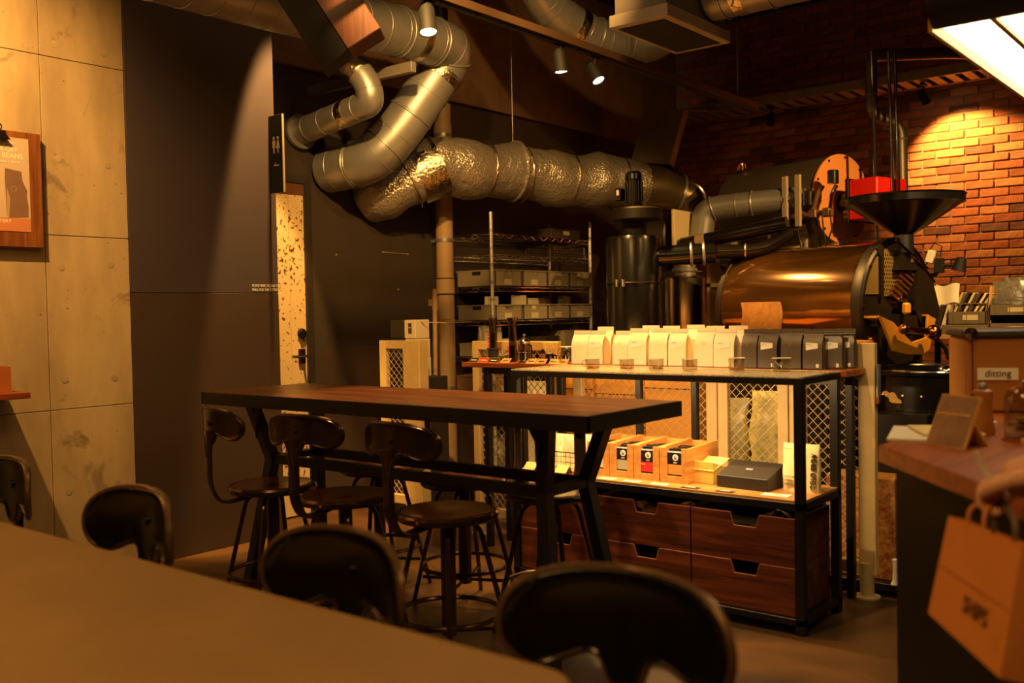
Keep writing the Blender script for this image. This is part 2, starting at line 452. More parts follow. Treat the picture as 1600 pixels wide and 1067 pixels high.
# lever handle and lock
MB().box(X2 - 0.014, X2 + 0.0, 3.895, 3.945, 0.955, 1.045).part('handle_plate', m_gun, dr, bevel=0.002)
lv = MB().cyl((X2 - 0.005, 3.925, 1.0), (X2 + 0.045, 3.925, 1.0), 0.009, n=12).cyl((X2 + 0.045, 3.94, 1.0), (X2 + 0.045, 3.80, 1.0), 0.009, n=12)
lv.part('lever_handle', m_chrome, dr)
MB().lathe([(0.0, 0.022), (0.022, 0.02), (0.032, 0.012), (0.034, 0)][::-1], (X2 - 0.013, 3.925, 1.14), 20, axis=(1, 0, 0)).part('lock', m_gun, dr)
m_fr = M('dark_door_frame', (44, 38, 34), 0.5)
MB().box(X2 - 0.10, X2 + 0.004, DY1, DY1 + 0.05, 0, DZ + 0.05).box(X2 - 0.10, X2 + 0.004, DY0 - 0.05, DY0, 0, DZ + 0.05).box(X2 - 0.10, X2 + 0.004, DY0, DY1, DZ + 0.003, DZ + 0.05).struct('trim_2', m_fr, smooth=0)

# brick end wall
m_mortar = M('brick_mortar', (158, 142, 116), 0.9, 0, 0.35, 14, bump=0.3, bscale=60)
def brick_mat(i, c1, c2):
    return M('brick_%s' % 'abcdef'[i], c1, 0.85, 0, 0.5, 9, col2=c2, bump=0.5, bscale=28)
BM = [brick_mat(0, (196, 116, 72), (160, 88, 52)), brick_mat(1, (172, 100, 62), (128, 70, 44)), brick_mat(2, (214, 144, 90), (182, 112, 68)),
      brick_mat(3, (138, 86, 62), (98, 60, 44)), brick_mat(4, (188, 104, 62), (148, 78, 46)), brick_mat(5, (200, 126, 84), (146, 90, 60))]
wb = MB().box(X2, 3.9, YB, YB + 0.15, 0, ZC).struct('wall_back', m_mortar, smooth=0)
def brick_mesh(k):
    b = MB(); L_, H_ = 0.105, 0.030
    j = lambda: random.uniform(-.003, .003)
    b.box(-L_, L_, -0.012 + random.uniform(-.004, .003), 0.002, -H_, H_)
    b.v = [p + Vector((j(), j() * .5, j())) for p in b.v]
    return b
BRM = [[brick_mesh(k).mesh('brick', BM[c], bevel=0.004, smooth=0) for k in range(3)] for c in range(6)]
cand = []
rest = [MB() for _ in range(3)]
PX, PZ = 0.22, 0.07
for r_ in range(int(ZC / PZ)):
    z = r_ * PZ + 0.035
    for c_ in range(42):
        x = X2 + (c_ + (0.5 if r_ % 2 else 0.0)) * PX + 0.06
        if x + 0.105 > 1.4 or x - 0.105 < X2: continue
        vis = 1.0 < z < 3.05 and x < -1.35
        # what stands large and open to view: the part of the wall right of and above the machines
        score = (x + 4.85) + (0.0 if z > 1.35 else -2.0) + (0 if (x > -2.6 or z > 1.95) else -3.0)
        cand.append((score if vis else -99 - abs(x), x, z))
cand.sort(reverse=True)
for k, (s_, x, z) in enumerate(cand):
    if k < 300:
        c_ = random.choice((0, 0, 1, 2, 3, 4, 4, 5))
        o = bpy.data.objects.new('brick', BRM[c_][random.randrange(3)]); COL.objects.link(o)
        o.location = (x + random.uniform(-.002, .002), YB, z); o.parent = wb
    else:
        b = rest[random.randrange(3)]
        b.box(x - 0.104, x + 0.104, YB - 0.012 + random.uniform(-.004, .003), YB + 0.002, z - 0.029, z + 0.029)
for i, b in enumerate(rest):
    b.part('bricks', BM[(0, 1, 4)[i]], wb, stuff=True, smooth=0)
# ------------------------------------------------------------------ ceiling services
m_tape = M('crinkled_foil_tape', (200, 190, 170), 0.22, 1.0, bump=0.8, bscale=45)
def foil_mat():
    m = bpy.data.materials.new('foil_bubble_insulation'); m.use_nodes = True
    nt = m.node_tree; n = nt.nodes; L = nt.links; b = n['Principled BSDF']
    b.inputs['Base Color'].default_value = (*lin((184, 176, 168)), 1); b.inputs['Metallic'].default_value = 0.7; b.inputs['Roughness'].default_value = 0.3
    tc = n.new('ShaderNodeTexCoord')
    v = n.new('ShaderNodeTexVoronoi'); v.inputs['Scale'].default_value = 75; L.new(tc.outputs['Object'], v.inputs['Vector'])
    t = n.new('ShaderNodeTexNoise'); t.inputs['Scale'].default_value = 16; t.inputs['Detail'].default_value = 6; L.new(tc.outputs['Object'], t.inputs['Vector'])
    b1 = n.new('ShaderNodeBump'); b1.inputs['Strength'].default_value = 0.7; b1.inputs['Distance'].default_value = 0.006; L.new(v.outputs['Distance'], b1.inputs['Height'])
    b2 = n.new('ShaderNodeBump'); b2.inputs['Strength'].default_value = 0.65; b2.inputs['Distance'].default_value = 0.02; L.new(t.outputs[0], b2.inputs['Height'])
    L.new(b1.outputs[0], b2.inputs['Normal']); L.new(b2.outputs[0], b.inputs['Normal'])
    return m
m_foil = foil_mat()

def resample(path, step):
    P = [Vector(p) for p in path]; out = [P[0]]
    for a, b in zip(P, P[1:]):
        k = max(1, int((b - a).length / step))
        out += [a.lerp(b, i / k) for i in range(1, k + 1)]
    return out
def at_len(P, d):
    for a, b in zip(P, P[1:]):
        l = (b - a).length
        if d <= l: return a.lerp(b, d / l), (b - a).normalized()
        d -= l
    return P[-1], (P[-1] - P[-2]).normalized()
def duct(name, label, path, r, rad, bands=(), seams=0.16, mat=None, flange=None, tapes=()):
    P = path_round(path, rad, 10)
    t = thing(name, label, 'duct', loc=P[0])
    MB().tube(P, r, 28).part('duct_pipe', mat or m_steel, t)
    L_ = sum((b - a).length for a, b in zip(P, P[1:]))
    k = 1
    while k * seams < L_:
        p, d = at_len(P, k * seams); k += 1
        MB().ring(p, r + 0.0005, 0.0028, 28, 6, d).part('seam', mat or m_steel, t)
    for f in bands:
        p, d = at_len(P, f * L_)
        MB().ring(p, r + 0.002, 0.006, 28, 6, d).part('joint_ring', m_steel, t)
    for f in tapes:
        p, d = at_len(P, f * L_)
        MB().tube([p - d * 0.03, p, p + d * 0.03], [r + .002, r + .004, r + .002], 28).part('foil_tape', m_tape, t, label='crinkled silver tape')
    if flange:
        p, d = at_len(P, flange * L_)
        MB().cyl(p - d * 0.012, p + d * 0.012, r + 0.03, n=28).part('flange', m_steel, t)
    return t
# big spiral duct along the left wall, elbow, drop to the wall
duct('spiral_duct', 'large galvanised duct running under the ceiling then dropping back to the wall',
     [(-3.86, 2.2, 2.76), (-3.96, 3.2, 2.80), (-4.02, 4.0, 2.86), (-4.05, 4.52, 2.87), (-4.33, 4.28, 2.36), (-4.46, 4.17, 2.19), (-4.825, 4.145, 2.17)], 0.14, 0.17,
     bands=(0.52, 0.61, 0.67, 0.79, 0.86, 0.93), tapes=(0.56, 0.70))
# smaller duct out of the wall above the door
duct('exhaust_duct', 'slim galvanised duct elbowing down behind the hanging speaker to the wall',
     [(-4.38, 3.72, 3.1), (-4.30, 3.78, 2.78), (-4.16, 3.87, 2.58), (-4.14, 3.89, 2.46), (-4.845, 3.93, 2.385)], 0.078, 0.12, bands=(0.3,), tapes=(0.36, 0.66), flange=0.985)
# foil insulated duct
def insulated():
    P = resample(path_round([(-4.84, 4.53, 2.05), (-4.68, 4.55, 2.08), (-4.47, 4.80, 2.24), (-4.32, 5.40, 2.22), (-4.08, 5.90, 2.20), (-3.86, 6.32, 2.17)], 0.12, 5), 0.05)
    t = thing('insulated_duct', 'fat silver foil insulated duct slung above the wire rack', 'duct', loc=(-4.3, 5.4, 2.0))
    rr = []
    L_ = len(P)
    for i in range(L_):
        f = i / L_
        r = 0.19 + 0.012 * math.sin(i * 0.9) + random.uniform(-.005, .005)
        if f > 0.9: r -= 0.02 * (f - 0.9) * 10
        rr.append(r)
    b = MB().tube(P, rr, 32)
    b.v = [p + Vector((0, 0, -0.015 * math.sin(p.y * 9))) + Vector((random.uniform(-.003, .003),) * 3) for p in b.v]
    b.part('insulation', m_foil, t, smooth=60)
    for f in (0.12, 0.36, 0.5, 0.66, 0.84):
        p, d = at_len(P, f * 2.35)
        MB().ring(p, 0.197, 0.007, 32, 6, d).part('band', m_tape, t)
    p, d = at_len(P, 0.42)
    MB().tube([p - d * 0.09, p, p + d * 0.09], [.199, .202, .199], 32).part('foil_patch', m_tape, t, label='shiny crumpled foil patch')
    # saddle hanger over the duct
    p, d = at_len(P, 1.12)
    MB().ring(p + Vector((0, 0, 0.015)), 0.205, 0.012, 32, 8, d).part('hanger_strap', m_foil, t)
    MB().cyl(p + Vector((0, 0, 0.2)), p + Vector((0, 0, 1.5)), 0.0022, n=6).part('hanger_rod', m_steel, t)
    # bare metal end: sleeve, cone, flanged elbow towards the blower
    p = P[-1]; d = (P[-1] - P[-2]).normalized()
    q = p + d * 0.16
    MB().tube([p - d * 0.03, p, q], [0.165, 0.165, 0.165], 28).part('sleeve', M('brass_lit_steel', (186, 166, 128), 0.3, 0.9), t)  # bare steel tinted gold: warm lamplight put into its colour
    e1 = q + Vector((0.10, 0.12, -0.04)); 
    MB().tube([q, e1], [0.165, 0.125], 28).part('cone', MATS['brass_lit_steel'], t)
    dd = (e1 - q).normalized()
    MB().cyl(e1, e1 + dd * 0.02, 0.15, n=28).part('flange', m_steel, t)
    e2 = e1 + dd * 0.02
    MB().tube(path_round([e2, e2 + dd * 0.09, e2 + Vector((0.13, 0.0, -0.22)), e2 + Vector((0.13, -0.02, -0.40))], 0.1), 0.115, 24).part('elbow', MATS['brass_lit_steel'], t)
insulated()

# air handling box and its ducts at the top of the view
t = thing('air_handler', 'grey sheet metal air handling box hung under the ceiling', 'air conditioner', loc=(-2.45, 4.15, 2.62))
m_sheet = M('painted_sheet_metal', (132, 124, 114), 0.5, 0.2, 0.15, 4)
MB().box(-2.58, -2.30, 4.02, 4.62, 2.66, 3.05).part('casing', m_sheet, t, bevel=0.004)
MB().box(-2.60, -2.28, 4.00, 4.64, 2.60, 2.66).part('bottom_tray', M('pale_tray', (170, 160, 146), 0.5, 0.1), t, bevel=0.004)
MB().box(-2.57, -2.32, 4.04, 4.60, 2.597, 2.601).part('intake_panel', m_black, t)
for x in (-2.6, -2.32): MB().cyl((x, 4.3, 3.05), (x, 4.3, ZC), 0.005, n=6).part('hanger_rod', m_steel, t)
duct('supply_duct', 'galvanised duct running right from the air handling box', [(-2.28, 4.44, 2.80), (-1.6, 4.44, 2.80), (0.4, 4.44, 2.80)], 0.13, 0.05, bands=(0.03, 0.12), tapes=(0.06,))
duct('branch_duct', 'short galvanised duct elbow left of the air handling box', [(-3.62, 4.5, 3.45), (-3.62, 4.9, 3.10), (-3.50, 5.2, 2.97), (-3.30, 5.55, 2.95), (-2.9, 5.7, 3.25)], 0.12, 0.12, bands=(0.3, 0.5), tapes=(0.42,))

# lighting track and its spotlights
TX, TZ = -3.0, 2.625
t = thing('lighting_track', 'long dark ceiling light track with three lit spotlights', 'light track', loc=(TX, 4.6, TZ))
MB().box(TX - 0.018, TX + 0.018, 1.5, 6.45, TZ, TZ + 0.03).part('rail', m_blackm, t, bevel=0.003)
MB().box(TX + 0.018, TX + 0.034, 1.5, 6.45, TZ + 0.012, TZ + 0.05).part('channel', M('bronze_channel', (112, 86, 62), 0.45, 0.6), t)
for y in (2.4, 4.8, 6.2): MB().cyl((TX, y, TZ + 0.03), (TX, y, ZC), 0.004, n=6).part('hanger_rod', m_steel, t)
m_lens = M('lamp_glow', (255, 226, 180), 0.4, emit=30.0, emit_col=(1.0, 0.75, 0.42))
def track_spot(pos, target, label, lit=True, watts=0, angle=40, blend=0.4, hang=0.09, color=WARM, scale=1.0, radius=0.03, group='track spotlights'):
    pos = Vector(pos); d = (Vector(target) - pos).normalized()
    t = thing('track_spotlight', label, 'spotlight', loc=pos, group=group)
    b = MB()
    s = scale
    b.lathe([(0.0, -0.075 * s), (0.02 * s, -0.072 * s), (0.031 * s, -0.05 * s), (0.034 * s, 0.03 * s), (0.037 * s, 0.05 * s), (0.034 * s, 0.05 * s), (0.03 * s, 0.044 * s)], pos, 20, axis=d, cap=False)
    b.part('housing', m_black, t)
    MB().cyl(pos + d * 0.040 * s, pos + d * 0.045 * s, 0.031 * s, n=20).part('lens', m_lens if lit else M('dark_lens', (30, 28, 26), 0.2), t)
    MB().cyl(pos + Vector((0, 0, 0.02)), pos + Vector((0, 0, hang + 0.02)), 0.007, n=8).part('arm', m_black, t)
    MB().box(pos.x - 0.016, pos.x + 0.016, pos.y - 0.05, pos.y + 0.05, pos.z + hang, pos.z + hang + 0.022).part('adapter', m_black, t, bevel=0.003)
    if group == 'spotlights above the view':
        MB().cyl((pos.x, pos.y, pos.z + hang + .02), (pos.x, pos.y, ZC), .008, n=8).part('stem', m_black, t)
    if watts:
        l = bpy.data.lights.new('spot_beam', 'SPOT'); l.energy = watts; l.color = color; l.spot_size = math.radians(angle); l.spot_blend = blend; l.shadow_soft_size = radius
        lo = bpy.data.objects.new('spot_beam', l); COL.objects.link(lo)
        lo.matrix_world = Matrix.Translation(pos + d * 0.06 * s) @ d.to_track_quat('-Z', 'Y').to_matrix().to_4x4()
        lo.parent = t; lo.matrix_parent_inverse = Matrix.Translation(-pos)
    return t
track_spot((TX, 3.16, TZ - 0.09), (-2.45, 2.85, 0.0), 'lit track spotlight beside the big duct elbow', watts=150, angle=62, scale=1.15)
track_spot((TX, 4.15, TZ - 0.09), (-2.75, 4.25, 0.6), 'lit track spotlight pointing down, left of the pair', watts=230, angle=60)
track_spot((TX, 4.47, TZ - 0.09), (-2.0, 4.4, 0.8), 'lit track spotlight, right of the pair near the air handling box', watts=230, angle=70)
# spots of the track on the seating side of the shop, over the front of the display table and the machines (out of the picture above)
track_spot((-1.75, 2.3, 2.95), (-1.85, 3.75, 0.85), 'track spotlight over the high table aimed at the display table', watts=150, angle=58, blend=0.5, color=YEL, group='spotlights above the view')
track_spot((-2.75, 2.2, 2.95), (-2.5, 3.75, 0.75), 'track spotlight over the high table aimed at the filter basket', watts=170, angle=36, blend=0.5, color=YEL, group='spotlights above the view')
track_spot((-.55, 4.65, 2.75), (-1.95, 5.6, 1.55), 'track spotlight over the counter aimed at the roaster', watts=300, angle=66, blend=0.6, color=WARM, group='spotlights above the view')
track_spot((-3.55, 1.15, 3.15), (-4.55, 1.55, 2.1), 'track spotlight washing the concrete wall', watts=360, angle=95, blend=0.8, color=WARM, group='spotlights above the view')
track_spot((-4.20, 3.50, 3.6), (-4.66, 3.62, 0.9), 'track spotlight over the washroom door', watts=1000, angle=30, blend=0.35, color=WARM, group='spotlights above the view')
track_spot((-2.5, 2.5, 3.05), (-4.5, 4.9, 1.35), 'track spotlight aimed at the beige pipe and rack', watts=390, angle=62, blend=0.8, color=WARM, group='spotlights above the view')
track_spot((-2.2, 3.4, 3.15), (-4.2, 5.2, 2.35), 'track spotlight aimed at the foil duct', watts=115, angle=70, blend=0.8, color=WARM, group='spotlights above the view')
# spots on the cable tray in front of the brick wall
track_spot((-2.34, 8.12, 2.88), (-2.12, 8.57, 2.28), 'black spotlight lighting the right part of the brick wall', watts=140, angle=100, blend=0.45, color=WARM, group='spotlights by the brick wall')
track_spot((-3.61, 8.10, 2.88), (-3.35, 7.1, 1.2), 'small black spotlight in front of the dark part of the brick wall', lit=False, watts=60, angle=80, blend=.6, group='spotlights by the brick wall')

# cable tray along the brick wall
m_tray = M('dusty_tray_steel', (172, 152, 124), 0.55, 0.2, 0.3, 8)
t = thing('cable_tray', 'perforated steel cable tray along the top of the brick wall', 'cable tray', loc=(-3, 8.2, 3.0))
MB().box(-4.84, 0.6, 7.99, 8.01, 3.0, 3.07).part('side_rail', m_tray, t)
MB().box(-4.84, 0.6, 8.33, 8.35, 3.0, 3.07).part('side_rail', m_tray, t)
for i in range(44):
    x = -4.8 + i * 0.12
    MB().box(x, x + 0.07, 8.01, 8.33, 3.005, 3.012).part('rung', m_tray, t)
for x in (-3.9, -2.9, -1.9): MB().cyl((x, 8.17, 3.0), (x, 8.17, ZC), 0.005, n=6).part('hanger_rod', m_steel, t)
# sloping perforated tray drop near the corner
t = thing('tray_drop', 'dusty perforated tray sloping down behind the foil duct', 'cable tray', loc=(-4.3, 7.4, 2.5))
o0 = Vector((-4.44, 7.40, 2.98)); dn = (Vector((-4.53, 7.30, 2.52)) - o0); sd = Vector((0.38, 0.0, -0.055))
MB().prism([(0, 0), (1, 0), (1, 1), (0, 1)], o0, dn, sd, 0.02).part('tray_face', m_tray, t)
MB().prism([(0, 0), (1, 0), (1, .04), (0, .04)], o0, dn, sd, -0.06).part('side_rail', m_tray, t)
MB().prism([(0, .96), (1, .96), (1, 1), (0, 1)], o0, dn, sd, -0.06).part('side_rail', m_tray, t)
holes = MB(); nrm = dn.cross(sd).normalized()
for r_ in range(6):
    for c_ in range(12):
        p = o0 + dn * (0.22 + r_ * 0.12) + sd * (0.1 + c_ * 0.07) - nrm * 0.001
        holes.prism([(0, 0), (.035, 0), (.035, .045), (0, .045)], p, dn, sd, 0.003)
holes.part('perforations', m_black, t, stuff=True, smooth=0)
MB().prism([(0, 0), (1, 0), (1, 1), (0, 1)], o0, (0.0, 0.75, 0.10), (0.38, 0, -0.055), 0.012).part('upper_run', m_tray, t)
# grey ceiling bracket left of the duct
MB().box(X2, XW + 0.62, 4.0, 4.04, 2.62, 2.68).thing('steel_bracket', m_sheet, 'pale steel bracket under the ceiling behind the slim duct', 'bracket', bevel=0.002)

# box speaker hanging in front of the ducts
t = thing('box_speaker', 'hanging box speaker with black front and reddish brown side', 'speaker', loc=(-3.10, 2.83, 2.36))
bo = Vector((-3.118, 2.797, 2.362))                  # lowest corner; long axis leans up to the left
ax = Vector((-.118, -.086, .235)).normalized(); sr = Vector((.131, .109, .099)); sr = (sr - ax * sr.dot(ax)).normalized(); sb = ax.cross(sr)
if sb.dot(Vector((-.6, .8, 0))) < 0: sb = -sb
sl = (-sr + sb * .25).normalized()
L_, W1, W2 = .52, .165, .155
P8 = [bo + sr * a_ + q_ + ax * l_ for l_ in (0, L_) for a_, q_ in ((0, Vector()), (W1, Vector()), (W1, sb * W2), (0, sb * W2))]
MB().add(P8, [(0, 1, 2, 3), (4, 7, 6, 5), (0, 4, 5, 1), (1, 5, 6, 2), (2, 6, 7, 3), (3, 7, 4, 0)]).part('cabinet', wood('mahogany_veneer', (92, 46, 28), (62, 28, 18), 0.45, 3, 2), t, bevel=0.004)
lf = Vector((-.80, -.30, -.28)); lf = (lf - ax * lf.dot(ax)).normalized()
G4 = [bo - sr * .002, bo - sr * .002 + ax * L_, bo - sr * .002 + ax * L_ + lf * .14, bo - sr * .002 + lf * .14]
n4 = (G4[1] - G4[0]).cross(G4[3] - G4[0]).normalized()
MB().add([*G4, *[p + sb * .13 for p in G4]], [(0, 1, 2, 3), (7, 6, 5, 4), (0, 4, 5, 1), (1, 5, 6, 2), (2, 6, 7, 3), (3, 7, 4, 0)]).part('front_grille', m_black, t)
MB().cyl(bo + ax * .45, bo + ax * .45 + Vector((0, 0, 1.0)), 0.012, n=8).part('hanger_rod', m_black, t)

# linear pendant lamp near the camera, upper right
LX, LY, LZ = -0.80, 2.82, 2.02
t = thing('linear_pendant', 'black linear pendant lamp with two glowing diffusers above the counter', 'pendant lamp', loc=(LX + 0.14, 3.6, LZ))
m_diff = M('warm_diffuser', (255, 240, 205), 0.5, emit=7.0, emit_col=(1.0, 0.80, 0.42))
m_gold = M('gold_trim', (190, 140, 50), 0.35, 0.4)
MB().box(LX, LX + 0.30, LY, LY + 1.5, LZ + 0.012, LZ + 0.075).part('housing', m_black, t, bevel=0.01)
MB().box(LX, LX + 0.012, LY, LY + 1.5, LZ - 0.03, LZ + 0.02).part('side_trim', m_gold, t)
MB().box(LX + 0.288, LX + 0.30, LY, LY + 1.5, LZ - 0.03, LZ + 0.02).part('side_trim', m_gold, t)
MB().box(LX + 0.142, LX + 0.158, LY, LY + 1.5, LZ - 0.012, LZ + 0.014).part('divider', m_gold, t)
MB().box(LX + 0.014, LX + 0.14, LY + 0.01, LY + 1.49, LZ - 0.002, LZ + 0.011).part('diffuser', m_diff, t)
MB().box(LX + 0.16, LX + 0.286, LY + 0.01, LY + 1.49, LZ - 0.002, LZ + 0.011).part('diffuser', m_diff, t)
MB().tube([(LX + 0.02, LY - 0.02, LZ + 0.045), (LX + 0.31, LY - 0.02, LZ + 0.045)], 0.075, 16).part('end_cap', m_black, t)
for y in (LY + 0.3, LY + 1.2): MB().cyl((LX + 0.15, y, LZ + 0.07), (LX + 0.15, y, ZC), 0.004, n=6).part('cord', m_black, t)

# added housings and glowing panels for the fill lights, out of view overhead
for (x, y, z, sz, lab) in ((-0.6, -0.6, 3.4, 1.2, 'added square fill lamp behind the camera'), (1.6, 2.6, 3.4, 1.0, 'added square fill lamp over the service counter'), (-2.6, 1.6, 3.5, 0.9, 'added square fill lamp over the foreground table')):
    t = thing('fill_lamp', lab, 'ceiling lamp', loc=(x, y, z), group='added fill lamps')
    h_ = sz / 2
    MB().box(x - h_ - .03, x + h_ + .03, y - h_ - .03, y + h_ + .03, z + .03, z + .08).part('housing', m_black, t, bevel=.005)
    MB().box(x - h_, x + h_, y - h_, y + h_, z + .015, z + .03).part('diffuser', M('fill_panel_glow', (255, 225, 180), .5, emit=.8, emit_col=(1.0, .6, .22)), t)
    for sx in (-1, 1): MB().cyl((x + sx * h_ * .8, y, z + .08), (x + sx * h_ * .8, y, ZC), .006, n=6).part('hanger_rod', m_black, t)
# ------------------------------------------------------------------ back left: pipe, wire rack, fences
m_pipe = M('beige_pipe_wrap', (176, 146, 108), 0.6, 0, 0.15, 8)
t = thing('drain_pipe', 'thick beige vertical pipe with couplings in front of the charcoal wall', 'pipe', loc=(-4.73, 5.11, 0))
MB().cyl((-4.73, 5.11, 0), (-4.73, 5.11, 2.72), 0.061, n=24).part('pipe', m_pipe, t)
for z0, z1 in ((1.38, 1.50), (2.42, 2.58)): MB().cyl((-4.73, 5.11, z0), (-4.73, 5.11, z1), 0.066, n=24).part('coupling', m_pipe, t)
for z in (1.385, 1.495): MB().cyl((-4.73, 5.11, z - 0.004), (-4.73, 5.11, z + 0.004), 0.0675, n=24).part('joint_line', m_black, t)
for z in (1.765, 0.72, 2.50):
    MB().cyl((-4.73, 5.11, z - 0.012), (-4.73, 5.11, z + 0.012), 0.068, n=24).box(-4.85, -4.79, 5.10, 5.12, z - 0.01, z + 0.01).part('clamp', m_steel, t)
MB().cyl((-4.73, 5.11, 2.72), (-4.73, 5.11, ZC), 0.058, n=20).part('upper_pipe', m_gun, t)
t = thing('leaning_pole', 'pale plastic pole with a clip leaning beside the beige pipe', 'pole', loc=(-4.43, 4.66, 0))
MB().cyl((-4.43, 4.66, 0.0), (-4.505, 4.76, 1.41), 0.016, n=12).part('shaft', m_pipe, t)
MB().cyl((-4.498, 4.751, 1.27), (-4.503, 4.757, 1.36), 0.021, n=12).box(-4.54, -4.51, 4.735, 4.765, 1.30, 1.345).part('clip', m_pipe, t)

# wire rack
RX0, RX1, RY0, RY1 = -4.80, -4.40, 5.23, 6.44
t = thing('wire_rack', 'tall chrome wire shelving rack holding grey bins', 'shelving', loc=(-4.6, 5.83, 0))
for x, y in ((RX0, RY0), (RX1, RY0), (RX0, RY1), (RX1, RY1)):
    p = MB().cyl((x, y, 0.02), (x, y, 1.95), 0.0125, n=12).part('post', m_post, t)
    k = MB()
    for i in range(14): k.cyl((x, y, 0.25 + i * 0.12), (x, y, 0.272 + i * 0.12), 0.0142, n=12)
    k.part('collars', m_steel, p)
    MB().cyl((x, y, 0), (x, y, 0.03), 0.02, n=12).part('foot', m_black, p)
RZ = [0.12, 0.66, 0.93, 1.185, 1.425, 1.655, 1.80]
for z in RZ:
    b = MB()
    for dz in (0, -0.028):
        for a, c in (((RX0, RY0), (RX1, RY0)), ((RX1, RY0), (RX1, RY1)), ((RX1, RY1), (RX0, RY1)), ((RX0, RY1), (RX0, RY0))):
            b.cyl((*a, z + dz), (*c, z + dz), 0.0032, n=6)
    n_ = 24
    for i in range(n_):
        y0 = RY0 + (RY1 - RY0) * i / n_; y1 = RY0 + (RY1 - RY0) * (i + 1) / n_
        for x in (RX0, RX1): b.cyl((x, y0, z if i % 2 else z - 0.028), (x, y1, z - 0.028 if i % 2 else z), 0.002, n=4)
    for i in range(8):
        x0 = RX0 + (RX1 - RX0) * i / 8; x1 = RX0 + (RX1 - RX0) * (i + 1) / 8
        for y in (RY0, RY1): b.cyl((x0, y, z if i % 2 else z - 0.028), (x1, y, z - 0.028 if i % 2 else z), 0.002, n=4)
    for i in range(1, 40):
        y = RY0 + (RY1 - RY0) * i / 40; b.cyl((RX0, y, z + 0.003), (RX1, y, z + 0.003), 0.0018, n=4)
    b.part('wire_shelf', m_chrome, t)
m_bin = M('frosted_grey_plastic', (150, 140, 124), 0.5, 0, 0.06, 10, trans=0.0)
m_tag = M('bin_tag_paper', (196, 184, 160), 0.7)
def bin_box(y0, y1, z, h, label, x1=RX1 + 0.012, depth=0.36, writing=''):
    t = thing('storage_bin', label, 'bin', loc=(x1 - depth / 2, (y0 + y1) / 2, z), group='grey bins on the wire rack')
    x0 = x1 - depth; th = 0.005
    b = MB().box(x0, x1, y0, y1, z, z + th).box(x0, x0 + th, y0, y1, z, z + h).box(x0, x1, y0, y0 + th, z, z + h).box(x0, x1, y1 - th, y1, z, z + h)
    ym = (y0 + y1) / 2; hw = 0.042
    zc = z + h * 0.8; hh = 0.012                      # front wall with a hand hole
    b.box(x1 - th, x1, y0, ym - hw, z, z + h).box(x1 - th, x1, ym + hw, y1, z, z + h).box(x1 - th, x1, ym - hw, ym + hw, z, zc - hh).box(x1 - th, x1, ym - hw, ym + hw, zc + hh, z + h)
    tub = b.part('tub', m_bin, t, smooth=0)
    r = MB()
    r.box(x0 - .006, x1 + .006, y0 - .004, y0 + .006, z + h - .008, z + h).box(x0 - .006, x1 + .006, y1 - .006, y1 + .004, z + h - .008, z + h)
    r.box(x1 - .002, x1 + .008, y0, y1, z + h - .008, z + h).box(x0 - .008, x0 + .002, y0, y1, z + h - .008, z + h)
    r.part('rim', m_bin, tub, smooth=0)
    tg = MB().box(x1 + .0005, x1 + .002, ym - .05, ym + .03, z + .012, z + .052).part('tag', m_tag, tub)
    # rest of the end wall facing the camera has a hand hole too (dark slot)
    MB().box(x0 + depth * .4, x0 + depth * .62, y0 - .0015, y0 + .001, zc - hh, zc + hh).part('hand_slot', m_black, tub)
    return t
yb = [(5.255, 5.545), (5.565, 5.85), (5.865, 6.13), (6.145, 6.425)]
nm = ['nearest', 'second', 'third', 'farthest']
for i, (a, c) in enumerate(yb):
    bin_box(a, c, 1.432, 0.118, 'grey bin on the upper bin shelf of the rack, %s of its row' % nm[i])
    bin_box(a, c, 1.192, 0.112, 'grey bin of white bags on the lower bin shelf, %s of its row' % nm[i])
# bags standing in the lower bins
m_bagw = M('matt_white_pouch', (206, 196, 172), 0.6, 0, 0.12, 14, bump=0.2, bscale=18)
m_bagl = M('silver_pouch', (150, 148, 146), 0.3, 0.7, 0.2, 14, bump=0.4, bscale=20)
def pouch(c, w, d, h, rz, mat, lean=0.0, fold=0.25, parent=None, name='pouch', **kw):
    """stand-up pouch: wide gusseted base pinched to a flat sealed top"""
    R = rotz(rz); c = Vector(c); b = MB()
    def fn(u, v):
        a = 2 * PI * u
        pinch = 1 - v
        dd = d * (pinch ** 0.7 * (1 - 0.0 * v)) / 2 + 0.0015
        sx = 1.0 if v < 0.9 else 1.0
        sup = 3.0
        ca, sa = math.cos(a), math.sin(a)
        x = math.copysign(abs(ca) ** (2 / sup), ca) * w / 2 * (1 + 0.03 * math.sin(v * PI))
        y = math.copysign(abs(sa) ** (2 / sup), sa) * dd
        p = Vector((x, y + lean * v * h, v * h))
        p += Vector((0, 0.0025 * math.sin(x * 90 + v * 14), 0))
        return c + R @ p
    b.grid(fn, 28, 9, closed_u=True)
    b.f.append(list(range(28))[::-1]); b.f.append(list(range(8 * 28, 9 * 28)))
    return b
pn = ['first', 'second', 'third', 'fourth', 'fifth', 'sixth', 'seventh', 'eighth', 'ninth', 'tenth']
k = 0
for i, (a, c) in enumerate(yb):
    for j in range(2 if i != 1 else 3):
        y = a + 0.07 + j * 0.10
        b = pouch((RX1 - 0.10 - 0.03 * (j % 2), y, 1.20), 0.13, 0.055, 0.165 + random.uniform(-.015, .015), PI / 2 + random.uniform(-.5, .5), m_bagw, lean=random.uniform(-.2, .2))
        b.thing('coffee_pouch', m_bagw if i < 2 else m_bagl, '%s pouch poking out of the %s lower bin on the rack' % (['left', 'right', 'far'][j], nm[i]), 'pouch', group='pouches in the lower bins', smooth=50)
